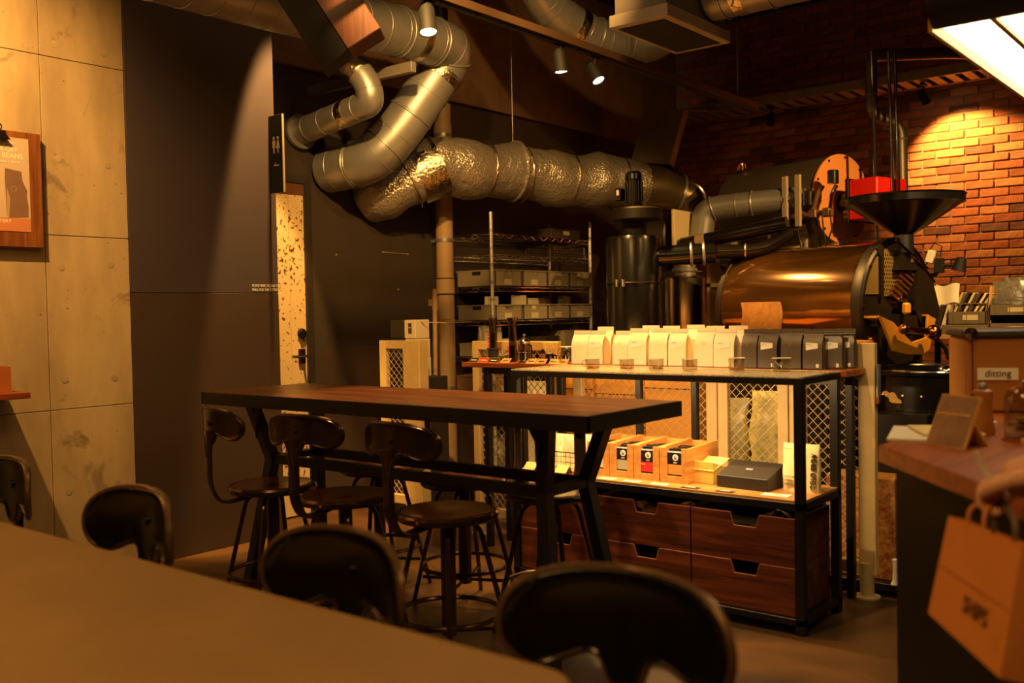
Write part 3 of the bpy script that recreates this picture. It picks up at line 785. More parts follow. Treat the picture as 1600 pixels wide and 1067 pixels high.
# things on the other shelves
def crate(name, x0, x1, y0, y1, z0, z1, mat, label, cat, lidm=None):
    t = thing(name, label, cat, loc=((x0 + x1) / 2, (y0 + y1) / 2, z0))
    MB().box(x0, x1, y0, y1, z0, z1 - 0.012).part('body', mat, t, bevel=0.003)
    MB().box(x0 - .003, x1 + .003, y0 - .003, y1 + .003, z1 - 0.014, z1).part('lid', lidm or mat, t, bevel=0.002)
    MB().box(x1 + .0035, x1 + .005, (y0 + y1) / 2 - .04, (y0 + y1) / 2 + .04, z0 + .03, z0 + .06).part('tag', m_tag, t)
    return t
m_carton = M('brown_carton', (150, 116, 76), 0.75, 0, 0.12, 8)
m_darkbox = M('dark_carton', (52, 46, 42), 0.6)
crate('carton', -4.78, -4.45, 5.30, 5.52, 0.936, 1.03, m_bagw, 'pale carton at the near end below the bin shelves', 'box')
crate('carton', -4.78, -4.45, 5.80, 6.08, 0.936, 1.06, m_darkbox, 'dark carton in the middle of the shelf below the bins', 'box')
crate('carton', -4.78, -4.43, 6.12, 6.40, 0.936, 1.10, m_bin, 'grey carton at the far end of the shelf below the bins', 'box')
crate('carton', -4.78, -4.43, 5.26, 5.50, 0.666, 0.80, m_carton, 'brown carton on the second lowest rack shelf', 'box')
crate('equipment_case', -4.78, -4.45, 6.0, 6.38, 1.806, 1.88, m_darkbox, 'flat dark case on the top rack shelf', 'case')
for i in range(3):
    pouch((RX1 - 0.12, 5.29 + i * 0.1, 0.936 + (0.098 if i < 2 else 0)), 0.12, 0.07, 0.12, 1.4, m_bagw).thing('coffee_pouch', m_bagw, '%s plump white pouch at the near end below the bins' % pn[i], 'pouch', group='pouches below the bins', smooth=50)
for i in range(2):
    b = pouch((-4.52 + i * 0.02, 5.30 + i * 0.16, 0.668 if i == 0 else 0.12 + .006), 0.2, 0.12, 0.24, 1.2, m_bagl)
    if i == 0: b.v = [p + Vector((0, 0.36, 0)) for p in b.v]
    b.thing('foil_pouch', m_bagl, ['crumpled silver pouch on the second lowest rack shelf', 'crumpled silver pouch on the lowest rack shelf'][i], 'pouch', smooth=50)
# small silver wire basket
t = thing('wire_basket', 'shiny silver mesh basket on the rack above the bins', 'basket', loc=(-4.55, 6.2, 1.658))
b = MB()
for i in range(13):
    y = 6.0 + i * 0.033; b.cyl((-4.42, y, 1.66), (-4.42, y, 1.74), 0.002, n=4); b.cyl((-4.70, y, 1.66), (-4.70, y, 1.74), 0.002, n=4); b.cyl((-4.70, y, 1.66), (-4.42, y, 1.66), 0.002, n=4)
for z in (1.66, 1.68, 1.70, 1.72, 1.74):
    b.tube([(-4.42, 6.0, z), (-4.42, 6.396, z), (-4.70, 6.396, z), (-4.70, 6.0, z)], 0.0025, 4, closed=True)
b.part('wires', m_chrome, t)
crate('carton', -4.7, -4.43, 5.95, 6.42, 1.553, 1.60, m_bin, 'low grey tray above the farthest upper bin', 'tray') if False else None

# fences
def wire_mesh(b, x0, x1, z0, z1, y, cell=0.043, r=0.0019):
    """diamond lattice: two sets of diagonal wires clipped to the rectangle"""
    W, H = x1 - x0, z1 - z0; s = 1.0
    k = -int(H / cell) - 1
    while k * cell < W:
        for sg in (1, -1):
            a = k * cell
            t0 = max(0.0, -a); t1 = min(H, W - a)
            if t1 - t0 > 0.004:
                xa, xb = a + t0, a + t1
                za, zb = t0, t1
                if sg < 0: xa, xb = W - xa, W - xb
                b.cyl((x0 + xa, y + sg * r * .8, z0 + za), (x0 + xb, y + sg * r * .8, z0 + zb), r, n=4, caps=False)
        k += 1
FY = 4.18
def fence_panel(x0, x1, label, st=0.05, z0=0.10, z1=1.09, y=FY, left=True, right=True, foot=()):
    t = thing('mesh_fence', label, 'fence', loc=((x0 + x1) / 2, y, 0), group='mesh fence round the roaster')
    if left: MB().box(x0, x0 + st, y - .018, y + .018, z0, z1).part('stile', m_cream, t, bevel=0.003)
    if right: MB().box(x1 - st, x1, y - .018, y + .018, z0, z1).part('stile', m_cream, t, bevel=0.003)
    MB().box(x0 + st * left, x1 - st * right, y - .018, y + .018, z1 - .05, z1).part('top_rail', m_cream, t, bevel=0.003)
    MB().box(x0 + st * left, x1 - st * right, y - .018, y + .018, z0, z0 + .055).part('bottom_rail', m_cream, t, bevel=0.003)
    b = MB(); wire_mesh(b, x0 + st * left, x1 - st * right, z0 + .055, z1 - .05, y)
    b.part('wire_mesh', m_zinc, t, smooth=0)
    for x in foot:
        MB().cyl((x, y, 0), (x, y, z0 + 0.05), 0.03, n=16).lathe([(0.055, 0), (0.055, 0.006), (0.03, 0.01)], (x, y, 0), 20).part('foot', m_zinc, t)
    return t
t = fence_panel(-4.418, -4.16, 'narrow mesh panel at the wall with white boxes behind it', st=0.055, foot=(-4.39, -4.19))
MB().box(-4.155, -4.065, FY - .03, FY + .05, 0.0, 1.095).thing('fence_post', m_cream, 'square cream post right of the narrow mesh panel', 'post', bevel=0.004)
fence_panel(-3.66, -3.06, 'mesh fence panel behind the left end of the display table', st=0.045, foot=(-3.63, -3.10))
fence_panel(-2.965, -2.14, 'mesh fence panel behind the middle of the display table', st=0.055, foot=(-2.94, -2.18))
fence_panel(-2.135, -1.79, 'mesh fence panel behind the dark coffee bags', st=0.05, foot=(-2.1, -1.82))
t = fence_panel(-1.785, -1.405, 'mesh gate panel with hinge at the right end of the fence', st=0.072, foot=(-1.45,))
MB().box(-1.398, -1.388, FY - .015, FY + .01, 0.86, 1.0).cyl((-1.392, FY - .02, 0.86), (-1.392, FY - .02, 1.0), 0.006, n=8).part('hinge', m_steel, t)
MB().box(-1.40, -1.385, FY - .025, FY + .01, 0.835, 0.865).part('latch', M('brass_latch', (170, 110, 40), 0.35, 0.9), t)

# white timer boxes behind the narrow panel
def timer(y, z, dx, label):
    t = thing('timer_box', label, 'control box', loc=(-4.33 + dx, y, z), group='white control boxes at the wall')
    MB().box(-4.46 + dx, -4.335 + dx, y, y + 0.12, z, z + 0.115).part('case', m_darkbox, t, bevel=0.004)
    f = MB().box(-4.33 + dx, -4.235 + dx, y - .004, y + 0.12, z, z + 0.115).part('front', M('offwhite_plastic', (226, 210, 180), 0.5), t, bevel=0.003)
    MB().box(-4.295 + dx, -4.267 + dx, y - .0065, y - .003, z + 0.03, z + 0.095).part('window', M('smoked_window', (70, 62, 44), 0.25), t)
    MB().box(-4.293 + dx, -4.269 + dx, y - .008, y - .006, z + 0.065, z + 0.069).part('bar', m_white, t)
b = MB().box(-4.52, -4.17, FY + .09, FY + .33, 0, 0.86).thing('low_cabinet', m_darkbox, 'low dark cabinet behind the narrow mesh panel', 'cabinet', bevel=0.004)
timer(FY + .12, 0.862, 0.01, 'white control box behind the mesh, lowest of three')
timer(FY + .12, 0.98, 0.005, 'white control box in the middle of three by the wall')
timer(FY + .12, 1.098, 0.0, 'white control box on top of three by the wall')
b = MB().tube([(-4.24, FY + .16, 1.20), (-4.10, FY + .25, 1.19), (-4.2, FY + .6, 1.19), (-4.70, 5.05, 1.21)], 0.003, 6)
b.thing('cable', m_zinc, 'thin pale cable from the top control box to the pipe', 'cable')
# ------------------------------------------------------------------ display table
DX0, DX1, DYF, DYB, DZT = -2.87, -1.462, 3.53, 3.925, 0.985
m_frame = M('blackened_steel', (30, 27, 24), 0.42, 0.4, 0.3, 9)
def frosted():
    m = bpy.data.materials.new('patterned_table_glass'); m.use_nodes = True
    nt = m.node_tree; n = nt.nodes; L = nt.links; b = n['Principled BSDF']
    b.inputs['Base Color'].default_value = (*lin((214, 198, 160)), 1); b.inputs['Roughness'].default_value = 0.18
    tc = n.new('ShaderNodeTexCoord'); v = n.new('ShaderNodeTexVoronoi'); v.inputs['Scale'].default_value = 70; L.new(tc.outputs['Object'], v.inputs['Vector'])
    r = n.new('ShaderNodeMapRange'); r.inputs[1].default_value = 0.0; r.inputs[2].default_value = 0.6; r.inputs[3].default_value = 0.75; r.inputs[4].default_value = 0.35
    L.new(v.outputs['Distance'], r.inputs[0]); L.new(r.outputs[0], b.inputs['Alpha'])
    bp = n.new('ShaderNodeBump'); bp.inputs['Strength'].default_value = 0.5; bp.inputs['Distance'].default_value = 0.004; L.new(v.outputs['Distance'], bp.inputs['Height']); L.new(bp.outputs[0], b.inputs['Normal'])
    return m
t = thing('display_table', 'black steel display table with glass top, wooden shelf and drawers below', 'table', loc=(-2.17, 3.73, 0))
s = 0.035
for x in (DX0, DX1 - s):
    for y in (DYF, DYB - s):
        MB().box(x, x + s, y, y + s, 0, DZT - 0.03).part('leg', m_frame, t, bevel=0.002)
for x in (-2.42, -2.13):       # uprights at the back
    MB().box(x, x + 0.028, DYB - 0.03, DYB, 0.52, DZT - 0.03).part('back_upright', m_frame, t, bevel=0.002)
def ringframe(z0, z1, name):
    b = MB().box(DX0, DX1, DYF, DYF + s, z0, z1).box(DX0, DX1, DYB - s, DYB, z0, z1).box(DX0, DX0 + s, DYF + s, DYB - s, z0, z1).box(DX1 - s, DX1, DYF + s, DYB - s, z0, z1)
    b.part(name, m_frame, t, bevel=0.002)
ringframe(DZT - 0.032, DZT - 0.006, 'top_frame')
ringframe(0.475, 0.505, 'shelf_frame')
ringframe(0.035, 0.062, 'bottom_frame')
MB().box(DX0 + .003, DX1 - .003, DYF + .003, DYB - .003, DZT - 0.006, DZT).part('glass_top', frosted(), t)
m_shelfw = wood('honey_shelf_wood', (176, 128, 70), (146, 98, 48), 0.45, 3, 0)
MB().box(DX0 + .004, DX1 - .004, DYF + .004, DYB - .004, 0.505, 0.514).part('shelf_board', m_shelfw, t)
MB().box(DX0 + .02, DX1 - .02, DYF + .02, DYB - .02, 0.048, 0.060).part('bottom_board', m_frame, t)
# LED strip under the front of the glass top
led = MB().box(DX0 + .06, DX1 - .06, DYF + .036, DYF + .046, DZT - 0.022, DZT - 0.014).part('led_strip', M('led_glow', (255, 225, 150), 0.5, emit=6.0, emit_col=(1.0, 0.72, 0.22)), t)
l = area('led_strip_light', (-2.166, DYF + 0.045, DZT - 0.03), 1.25, 15, YEL, (math.radians(24), 0, 0), sy=0.012)

# drawers: six wooden crates with cut-out grips
m_crate = wood('red_brown_crate_wood', (104, 50, 27), (58, 25, 14), 0.4, 2.2, 0, 0.25)
m_edge = M('worn_crate_edge', (150, 84, 44), 0.6)
def grip_crate(x0, x1, z0, z1, label):
    y0, y1 = DYF + 0.012, DYB - 0.03; th = 0.012
    t = thing('drawer_crate', label, 'drawer', loc=((x0 + x1) / 2, (y0 + y1) / 2, z0), group='wooden drawers under the display shelf')
    xm = (x0 + x1) / 2 + 0.015; gw, gb, gd = 0.062, 0.047, 0.05
    poly = [(x0, z0), (x1, z0), (x1, z1), (xm + gw, z1), (xm + gb, z1 - gd), (xm - gb, z1 - gd), (xm - gw, z1), (x0, z1)]
    fb = MB().prism(poly, (0, y0 + th, 0), (1, 0, 0), (0, 0, 1), th).part('front_board', m_crate, t, smooth=0, bevel=0.0015)
    for a, c in ((x0, x0 + th), (x1 - th, x1)): MB().box(a, c, y0 + th, y1, z0, z1).part('side_board', m_crate, t, smooth=0)
    MB().box(x0 + th, x1 - th, y1 - th, y1, z0, z1).part('back_board', m_crate, t, smooth=0)
    MB().box(x0 + th, x1 - th, y0 + th, y1 - th, z0, z0 + th).part('base_board', m_crate, t, smooth=0)
    # pale worn rims of the front board
    e = MB()
    q = [poly[i] for i in (2, 3, 4, 5, 6, 7)]
    for a, c in zip(q, q[1:]):
        e.cyl((a[0], y0 + .002, a[1]), (c[0], y0 + .002, c[1]), 0.0022, n=6)
    e.part('worn_edge', m_edge, fb)
    return t
cx = [(-2.832, -2.402), (-2.396, -1.948), (-1.942, -1.502)]
cn = ['left', 'middle', 'right']
for i, (a, c) in enumerate(cx):
    grip_crate(a, c, 0.064, 0.250, 'red brown wooden drawer with cut-out grip, bottom row %s' % cn[i])
    grip_crate(a, c, 0.253, 0.440, 'red brown wooden drawer with cut-out grip, upper row %s' % cn[i])
# black plastic inside the upper drawers
m_plastic = M('black_bin_liner', (16, 16, 17), 0.22, 0, bump=0.9, bscale=22)
for i, (a, c) in enumerate(cx[1:]):
    b = MB(); 
    def fn(u, v):
        x = a + 0.03 + (c - a - 0.06) * u; y = DYF + 0.05 + 0.28 * v
        return (x, y, 0.385 + 0.05 * math.sin(u * 7 + v * 3 + i) * math.sin(PI * u) * math.sin(PI * v) + random.uniform(-.006, .006))
    b.grid(fn, 18, 10)
    lo = [(p.x, p.y, 0.27) for p in b.v]
    b.box(a + 0.04, c - 0.04, DYF + 0.06, DYF + 0.30, 0.268, 0.375)
    b.thing('bin_liner', m_plastic, 'crumpled black plastic in the upper %s drawer' % cn[i + 1], 'plastic bag', smooth=60)

# wooden counter board behind the display table, on steel legs
t = thing('counter_board', 'reddish wooden counter board on black legs behind the display table', 'counter', loc=(-2.5, 4.04, 0))
m_board = wood('oiled_red_board', (168, 92, 44), (122, 58, 26), 0.4, 3, 0)
MB().box(-3.535, -1.442, 3.932, 4.158, 0.958, DZT).part('board', m_board, t, bevel=0.003)
for x in (-3.38, -3.14, -2.965, -1.50):
    MB().box(x - .016, x + .016, 3.95, 3.982, 0, 0.958).part('leg', m_frame, t, bevel=0.002)
for x in (-3.38, -1.50): MB().box(x - .016, x + .016, 4.118, 4.15, 0, 0.958).part('leg', m_frame, t, bevel=0.002)
MB().box(-3.38, -1.50, 3.955, 3.978, 0.925, 0.958).part('apron', m_frame, t)

# coffee bags on the counter
m_bagc = M('cream_kraft_bag', (228, 212, 176), 0.55, 0, 0.08, 10, bump=0.12, bscale=14)
m_bagd = M('charcoal_bag', (92, 80, 66), 0.4, 0.2, 0.15, 10, bump=0.12, bscale=14)
m_lab = M('bag_label_paper', (238, 232, 216), 0.6)
m_gusc = M('gusset_silver', (120, 112, 100), 0.3, 0.6)
m_logo = M('logo_print', (236, 228, 208), 0.6)
m_logod = M('logo_bronze_print', (150, 118, 70), 0.5)
m_ink = M('dark_ink', (40, 34, 30), 0.6)
BZ = DZT
def coffee_bag(x0, x1, yf, h, dark, mode, label, rz=0.0, depth=0.062):
    """side gusset bag: block body, pinched top folded to a flat seal"""
    w = x1 - x0; t = thing('coffee_bag', label, 'coffee bag', loc=((x0 + x1) / 2, yf, BZ), rz=rz, group='coffee bags on the counter', local=True)
    mb = m_bagd if dark else m_bagc
    b = MB(); hw = w / 2
    prof = [(0.0, 0.0, depth), (0.02, -0.003, depth + 0.003), (0.55, -0.002, depth), (0.72, 0.006, depth - 0.012), (0.86, 0.022, depth - 0.038), (0.90, 0.026, 0.030), (1.0, 0.027, 0.029)]
    gus = 0.012
    for (f, ya, yb_) in prof:
        z = f * h; g_ = gus * (1 - 0.0 * f) if f < 0.87 else 0.0
        k_ = 1.0 if f < 0.55 else 1.0
        ym = (ya + yb_) / 2
        for (x, y) in ((-hw, ya), (hw, ya), (hw - g_, ym), (hw, yb_), (-hw, yb_), (-hw + g_, ym)):
            b.v.append(Vector((x, y, z)))
    n = len(prof)
    for j in range(n - 1):
        for i in range(6): b.f.append([j * 6 + i, j * 6 + (i + 1) % 6, (j + 1) * 6 + (i + 1) % 6, (j + 1) * 6 + i])
    b.f.append([5, 4, 3, 2, 1, 0]); b.f.append([(n - 1) * 6 + i for i in range(6)])
    pb = b.part('bag', mb, t, smooth=35)
    MB().box(-hw + .001, hw - .001, 0.0245, 0.0255, h * 0.905, h * 0.925).part('seal_crease', mb, pb)
    if mode == 'label':
        MB().prism([(-.32 * w, .48 * h), (.30 * w, .40 * h + .32 * h * 0.42), (.30 * w, .66 * h), (-.32 * w, .68 * h)], (0, -.0032, 0), (1, 0, 0), (0, 0, 1), 0.0008).part('label', m_lab, pb, label='white paper label')
        MB().box(-.27 * w, -.02 * w, -.0047, -.0038, .625 * h, .64 * h).box(-.27 * w, .05 * w, -.0047, -.0038, .59 * h, .595 * h).part('print', M('grey_print', (150, 140, 124), 0.6), pb)
        MB().box(.20 * w, .34 * w, -.0045, -.0028, .05 * h, .14 * h).part('sticker', m_logo, pb)
    else:
        b = MB().ring((-.02 * w, -.0035, .62 * h), 0.0095, 0.0012, 20, 4, (0, 1, 0)).box(-.02 * w - .003, -.02 * w - .001, -.0042, -.003, .60 * h, .645 * h).box(-.02 * w + .001, -.02 * w + .004, -.0042, -.003, .60 * h, .63 * h)
        b.part('logo', m_logod if dark else m_logo, pb)
    return t
H1 = 0.172
rows = [(-2.831, -2.737, 0, 'logo'), (-2.735, -2.648, 0, 'label'), (-2.592, -2.504, 0, 'logo'), (-2.500, -2.402, 0, 'label'), (-2.385, -2.290, 0, 'logo'), (-2.286, -2.196, 0, 'label'),
        (-2.150, -2.057, 0, 'logo'), (-2.052, -1.952, 0, 'label'), (-1.917, -1.846, 1, 'logo'), (-1.843, -1.754, 1, 'label'), (-1.736, -1.647, 1, 'logo'), (-1.640, -1.557, 1, 'label')]
on = ['first', 'second', 'third', 'fourth', 'fifth', 'sixth', 'seventh', 'eighth']
ci = di = 0
for (a, c, dk, md) in rows:
    if dk: lab = 'charcoal coffee bag with %s, %s from the left in the front row' % ('a white label' if md == 'label' else 'a round bronze emblem', on[di]); di += 1
    else: lab = 'cream coffee bag with %s, %s from the left in the front row' % ('a white label' if md == 'label' else 'a round emblem', on[ci]); ci += 1
    coffee_bag(a, c, 3.965 + random.uniform(0, .012), H1 + random.uniform(-.008, .006), dk, md, lab, rz=random.uniform(-.06, .06))
for i, x in enumerate((-2.70, -2.44, -2.33, -2.20, -2.10, -1.985)):
    coffee_bag(x - .046, x + .046, 4.055, H1 + 0.012 + random.uniform(-.004, .006), 0, 'logo', 'cream coffee bag half hidden in the back row, %s from the left' % on[i], rz=random.uniform(-.05, .05))
for i, x in enumerate((-1.88, -1.79, -1.69, -1.60)):
    coffee_bag(x - .042, x + .042, 4.055, H1 - 0.004, 1, 'logo', 'charcoal coffee bag half hidden in the back row, %s from the left' % on[i], rz=random.uniform(-.05, .05))
for i, x in enumerate((-1.535, -1.505)):
    coffee_bag(x - .04, x + .04, 4.03 + i * 0.055, H1 - 0.004, 1, 'label', 'charcoal coffee bag peeking out at the right end, %s' % ['inner', 'outermost'][i], rz=0.05, depth=0.05)

# glass cups with beans in front of the bags
m_glass = clear('cup_glass', (240, 238, 230), 0.5, 0.03)
m_bean = M('roasted_beans', (176, 100, 44), 0.45, 0, 0.5, 60)
def bean_heap(c, r, n, name, parent):
    b = MB(); bc = Vector(c)
    for i in range(n):
        a = random.uniform(0, 2 * PI); q = r * math.sqrt(random.random())
        p = bc + Vector((q * math.cos(a), q * math.sin(a), 0.004 + 0.010 * random.random() * (1 - q / r * .6)))
        b.sphere(p, 0.005, 6, (1.0, 0.72, 0.55))
    return b.part(name, m_bean, parent, stuff=True)
def glass_cup(x, y, beans, label, handle=0, r=0.034, h=0.052):
    t = thing('glass_cup', label, 'glass', loc=(x, y, BZ), group='sample glasses in front of the bags', local=True)
    b = MB().lathe([(0.0, 0.002), (r * .86, 0.002), (r * .95, 0.012), (r, h), (r - .0025, h), (r * .95 - .0025, 0.013), (r * .84, 0.005), (0.0, 0.005)], (0, 0, 0), 24, cap=False)
    b.part('cup', m_glass, t)
    MB().ring((0, 0, h), r - .001, 0.0014, 24, 6).part('rim', M('glass_rim_shine', (235, 230, 215), 0.08, 0.0, alpha=0.75), t)
    if handle:
        MB().tube([(handle * r * .95, 0, h * .85), (handle * (r + .02), 0, h * .75), (handle * (r + .022), 0, h * .4), (handle * r * .93, 0, h * .25)], 0.0032, 8).part('handle', m_glass, t)
    if beans: bean_heap((0, 0, 0.005), r * .8, 60, 'beans', t)
glass_cup(-2.455, 3.60, 1, 'glass cup with beans and handle beside the first cream bags', -1)
glass_cup(-2.295, 3.63, 1, 'glass cup with beans in front of the third cream bag')
glass_cup(-2.165, 3.66, 1, 'glass cup with beans, middle of the row of glasses')
glass_cup(-2.02, 3.69, 0, 'empty glass cup in front of the last emblem cream bag')
glass_cup(-1.83, 3.745, 1, 'glass cup with beans in front of the first charcoal bag', r=0.036, h=0.056)
glass_cup(-1.655, 3.79, 0, 'empty glass cup in front of the charcoal bags, rightmost', r=0.040, h=0.056)

# brewing gear on the left of the counter board
m_smoke = clear('smoked_tube', (205, 192, 172), 0.9, 0.06)
m_red = M('red_print', (220, 46, 30), 0.5)
def brewer(x, y, dark_base, label, flare):
    t = thing('coffee_press_tube', label, 'coffee maker', loc=(x, y, BZ), local=True)
    if dark_base:
        MB().lathe([(0.033, 0), (0.033, 0.006), (0.029, 0.010), (0.029, 0.062), (0.034, 0.066), (0.034, 0.074), (0.028, 0.074)], (0, 0, 0), 24).part('base', M('dark_grey_plastic', (52, 50, 50), 0.4), t)
        z0 = 0.07
    else: z0 = 0.002
    h = 0.235
    pr = [(0.022, z0), (0.022, h - .02), (0.022 + flare, h), (0.0195 + flare, h), (0.0195, h - .02), (0.0195, z0)]
    MB().lathe(pr, (0, 0, 0), 24, cap=False).part('tube', m_smoke, t)
    MB().cyl((0, 0, z0 + .002), (0, 0, z0 + .085), 0.0185, n=20).part('plunger', M('dark_grey_plastic', (52, 50, 50), 0.4), t)
    for i in range(4): 
        MB().box(-.019, -.006, -.0235, -.0215, z0 + .012 + i * .019, z0 + .022 + i * .019).part('red_mark', m_red, t)
brewer(-3.39, 4.03, True, 'smoked brewing tube with red marks standing in a dark base', 0.003)
brewer(-3.255, 4.03, False, 'smoked brewing tube with red marks and flared rim, no base', 0.010)
# french press
t = thing('french_press', 'chrome french press with domed lid and knob', 'coffee maker', loc=(-3.135, 3.975, BZ), local=True)
MB().lathe([(0.026, 0.004), (0.027, 0.1), (0.025, 0.1), (0.024, 0.006)], (0, 0, 0), 24).part('beaker', clear('press_glass', (215, 205, 185), 0.8, 0.05), t)
fr = MB().ring((0, 0, 0.012), 0.028, 0.003).ring((0, 0, 0.055), 0.028, 0.003).ring((0, 0, 0.1), 0.028, 0.004)
for i in range(4):
    a = PI / 4 + i * PI / 2; fr.cyl((0.029 * math.cos(a), 0.029 * math.sin(a), 0), (0.029 * math.cos(a), 0.029 * math.sin(a), 0.1), 0.0028, n=6)
fr.part('frame', m_chrome, t)
MB().lathe([(0.030, 0.1), (0.031, 0.112), (0.026, 0.122), (0.010, 0.130), (0.0, 0.131)], (0, 0, 0), 24).part('lid', m_chrome, t)
MB().cyl((0, 0, .13), (0, 0, .137), .003, n=8).sphere((0, 0, .145), .009, 12).part('knob', m_chrome, t)
MB().tube([(0.030, 0, .095), (0.046, 0, .09), (0.049, 0, .05), (0.046, 0, .02), (0.030, 0, .015)], .005, 8).part('handle', m_gloss, t)
MB().cyl((0, 0, .03), (0, 0, .125), .0022, n=6).part('plunger_rod', m_chrome, t)
# woven cone dripper on a glass server
t = thing('cone_dripper', 'woven straw coloured cone dripper on a dark glass server', 'coffee dripper', loc=(-2.985, 3.995, BZ), local=True)
MB().lathe([(0.021, 0), (0.024, 0.01), (0.022, 0.045), (0.018, 0.05)], (0, 0, 0), 20).part('server', m_gloss, t)
MB().tube([(0.022, 0, .042), (0.040, 0, .04), (0.040, 0, .02), (0.023, 0, .012)], .004, 8).part('handle', m_gloss, t)
b = MB()
for i in range(20):
    a0 = 2 * PI * i / 20
    for sg in (1, -1):
        P = []
        for k in range(5):
            f = k / 4; a = a0 + sg * f * 0.8; r = 0.018 + 0.027 * f
            P.append((r * math.cos(a), r * math.sin(a), 0.05 + 0.055 * f))
        b.tube(P, 0.0013, 4)
b.ring((0, 0, 0.105), 0.045, 0.002, 24, 5).ring((0, 0, 0.05), 0.018, 0.002, 20, 5)
b.part('cone', M('straw_wire', (206, 178, 104), 0.5), t)
# small hand grinder behind
t = thing('hand_grinder', 'small brown and black hand grinder behind the dripper', 'grinder', loc=(-3.065, 4.06, BZ), local=True)
MB().lathe([(0.022, 0), (0.024, 0.02), (0.020, 0.045)], (0, 0, 0), 18).part('drawer_body', M('caramel_wood', (150, 92, 44), 0.5), t)
MB().lathe([(0.020, 0.045), (0.025, 0.052), (0.022, 0.068), (0.0, 0.07)], (0, 0, 0), 18).part('cap', m_gloss, t)
# glass server
t = thing('glass_server', 'clear glass server with handle left of the cream bags', 'coffee server', loc=(-2.875, 3.985, BZ), local=True)
MB().lathe([(0.0, 0.002), (0.034, 0.002), (0.040, 0.02), (0.032, 0.055), (0.026, 0.072), (0.029, 0.085), (0.027, 0.085), (0.024, 0.072), (0.030, 0.055), (0.038, 0.02), (0.032, 0.005), (0, .005)], (0, 0, 0), 24, cap=False).part('carafe', m_glass, t)
MB().tube([(-0.028, 0, .075), (-0.05, 0, .072), (-0.054, 0, .04), (-0.038, 0, .022)], .0035, 8).part('handle', m_glass, t)
MB().ring((0, 0, 0.085), 0.028, 0.0018, 24, 6).part('rim', MATS['glass_rim_shine'], t)
# tilted price cards along the board edge
cols = [M('card_black', (40, 34, 30), 0.5), m_red, MATS['card_black'], M('card_tan', (190, 150, 86), 0.5), MATS['card_tan'], MATS['card_tan'], MATS['card_tan'], MATS['card_tan']]
xs_ = [-3.465, -3.395, -3.325, -3.245, -3.075, -3.01, -2.93, -2.875]
for i, x in enumerate(xs_):
    t = thing('price_card', '%s tilted card on the board edge, %s from the left' % (['black', 'red', 'black', 'tan', 'tan', 'tan', 'tan', 'tan'][i], on[i]), 'card', loc=(x, 3.945, BZ), group='tilted cards on the counter board', local=True)
    MB().prism([(-.029, 0), (.029, 0), (.029, .034), (-.029, .034)], (0, 0, .001), (1, 0, 0), (0, .75, .66), -0.0015).part('card', cols[i], t); pc = t.children[-1]
    MB().prism([(-.020, .012), (.018, .012), (.018, .018), (-.020, .018)], (0, -.0004, .0012), (1, 0, 0), (0, .75, .66), 0.0006).part('print', m_white if i in (0, 1, 2) else m_ink, pc)
    MB().tube([(-.030, -.0006, .0), (-.030, .0255, .0235), (.030, .0255, .0235), (.030, -.0006, 0)], .0012, 5, closed=True).part('holder', M('wood_holder', (196, 150, 84), 0.5), t)

# ---- lower shelf
SZ = 0.514
t = thing('filter_basket', 'wire basket on the display shelf', 'basket', loc=(-2.625, 3.68, SZ))
b = MB()
x0, x1, y0, y1, h = -2.775, -2.475, 3.585, 3.82, 0.095
for i in range(13):
    x = x0 + (x1 - x0) * i / 12; b.tube([(x, y0, SZ + h), (x, y0, SZ + .003), (x, y1, SZ + .003), (x, y1, SZ + h)], .0012, 4)
for i in range(10):
    y = y0 + (y1 - y0) * i / 9; b.tube([(x0, y, SZ + h), (x0, y, SZ + .003), (x1, y, SZ + .003), (x1, y, SZ + h)], .0012, 4)
for z in (.025, .05, .075, .095): b.tube([(x0, y0, SZ + z), (x1, y0, SZ + z), (x1, y1, SZ + z), (x0, y1, SZ + z)], .0013 if z < .09 else .0026, 5, closed=True)
b.part('wires', m_frame, t)
m_filt = M('paper_filter_pack', (240, 220, 170), 0.5, 0, 0.1, 10, bump=0.3, bscale=20, coat=0.4)
for i, (x, y, w_) in enumerate(((-2.70, 3.63, .12), (-2.70, 3.70, .12), (-2.60, 3.64, .13), (-2.575, 3.72, .13), (-2.525, 3.66, .09))):
    b = pouch((x, y, SZ + .006), w_, .05, .165 - .01 * (i % 2), random.uniform(-.2, .2), m_filt, lean=random.uniform(-.1, .15))
    b.thing('filter_pack', m_filt, 'bright pack of paper filters in the wire basket, %s of five' % on[i], 'filter pack', group='filter packs in the basket', smooth=50)
# price stands
for i, x in enumerate((-2.79, -2.61)):
    t = thing('price_stand', 'small clear price stand in front of the basket, %s one' % ['left', 'right'][i], 'sign', loc=(x, 3.56, SZ), local=True)
    MB().prism([(-.032, 0), (.032, 0), (.032, .05), (-.032, .05)], (0, -.012, .001), (1, 0, 0), (0, .72, .69), .001).part('panel', M('tan_clear_card', (206, 176, 110), 0.3), t)
    for k in range(3): MB().prism([(-.024, .010 + k * .012), (.022, .010 + k * .012), (.022, .015 + k * .012), (-.024, .015 + k * .012)], (0, -.0122, .001), (1, 0, 0), (0, .72, .69), -.0008).part('print_line', m_ink, t)
    MB().prism([(-.032, 0), (.032, 0), (.032, .05), (-.032, .05)], (0, .05, .001), (1, 0, 0), (0, -.5, .69), .001).part('back_panel', MATS['tan_clear_card'], t)
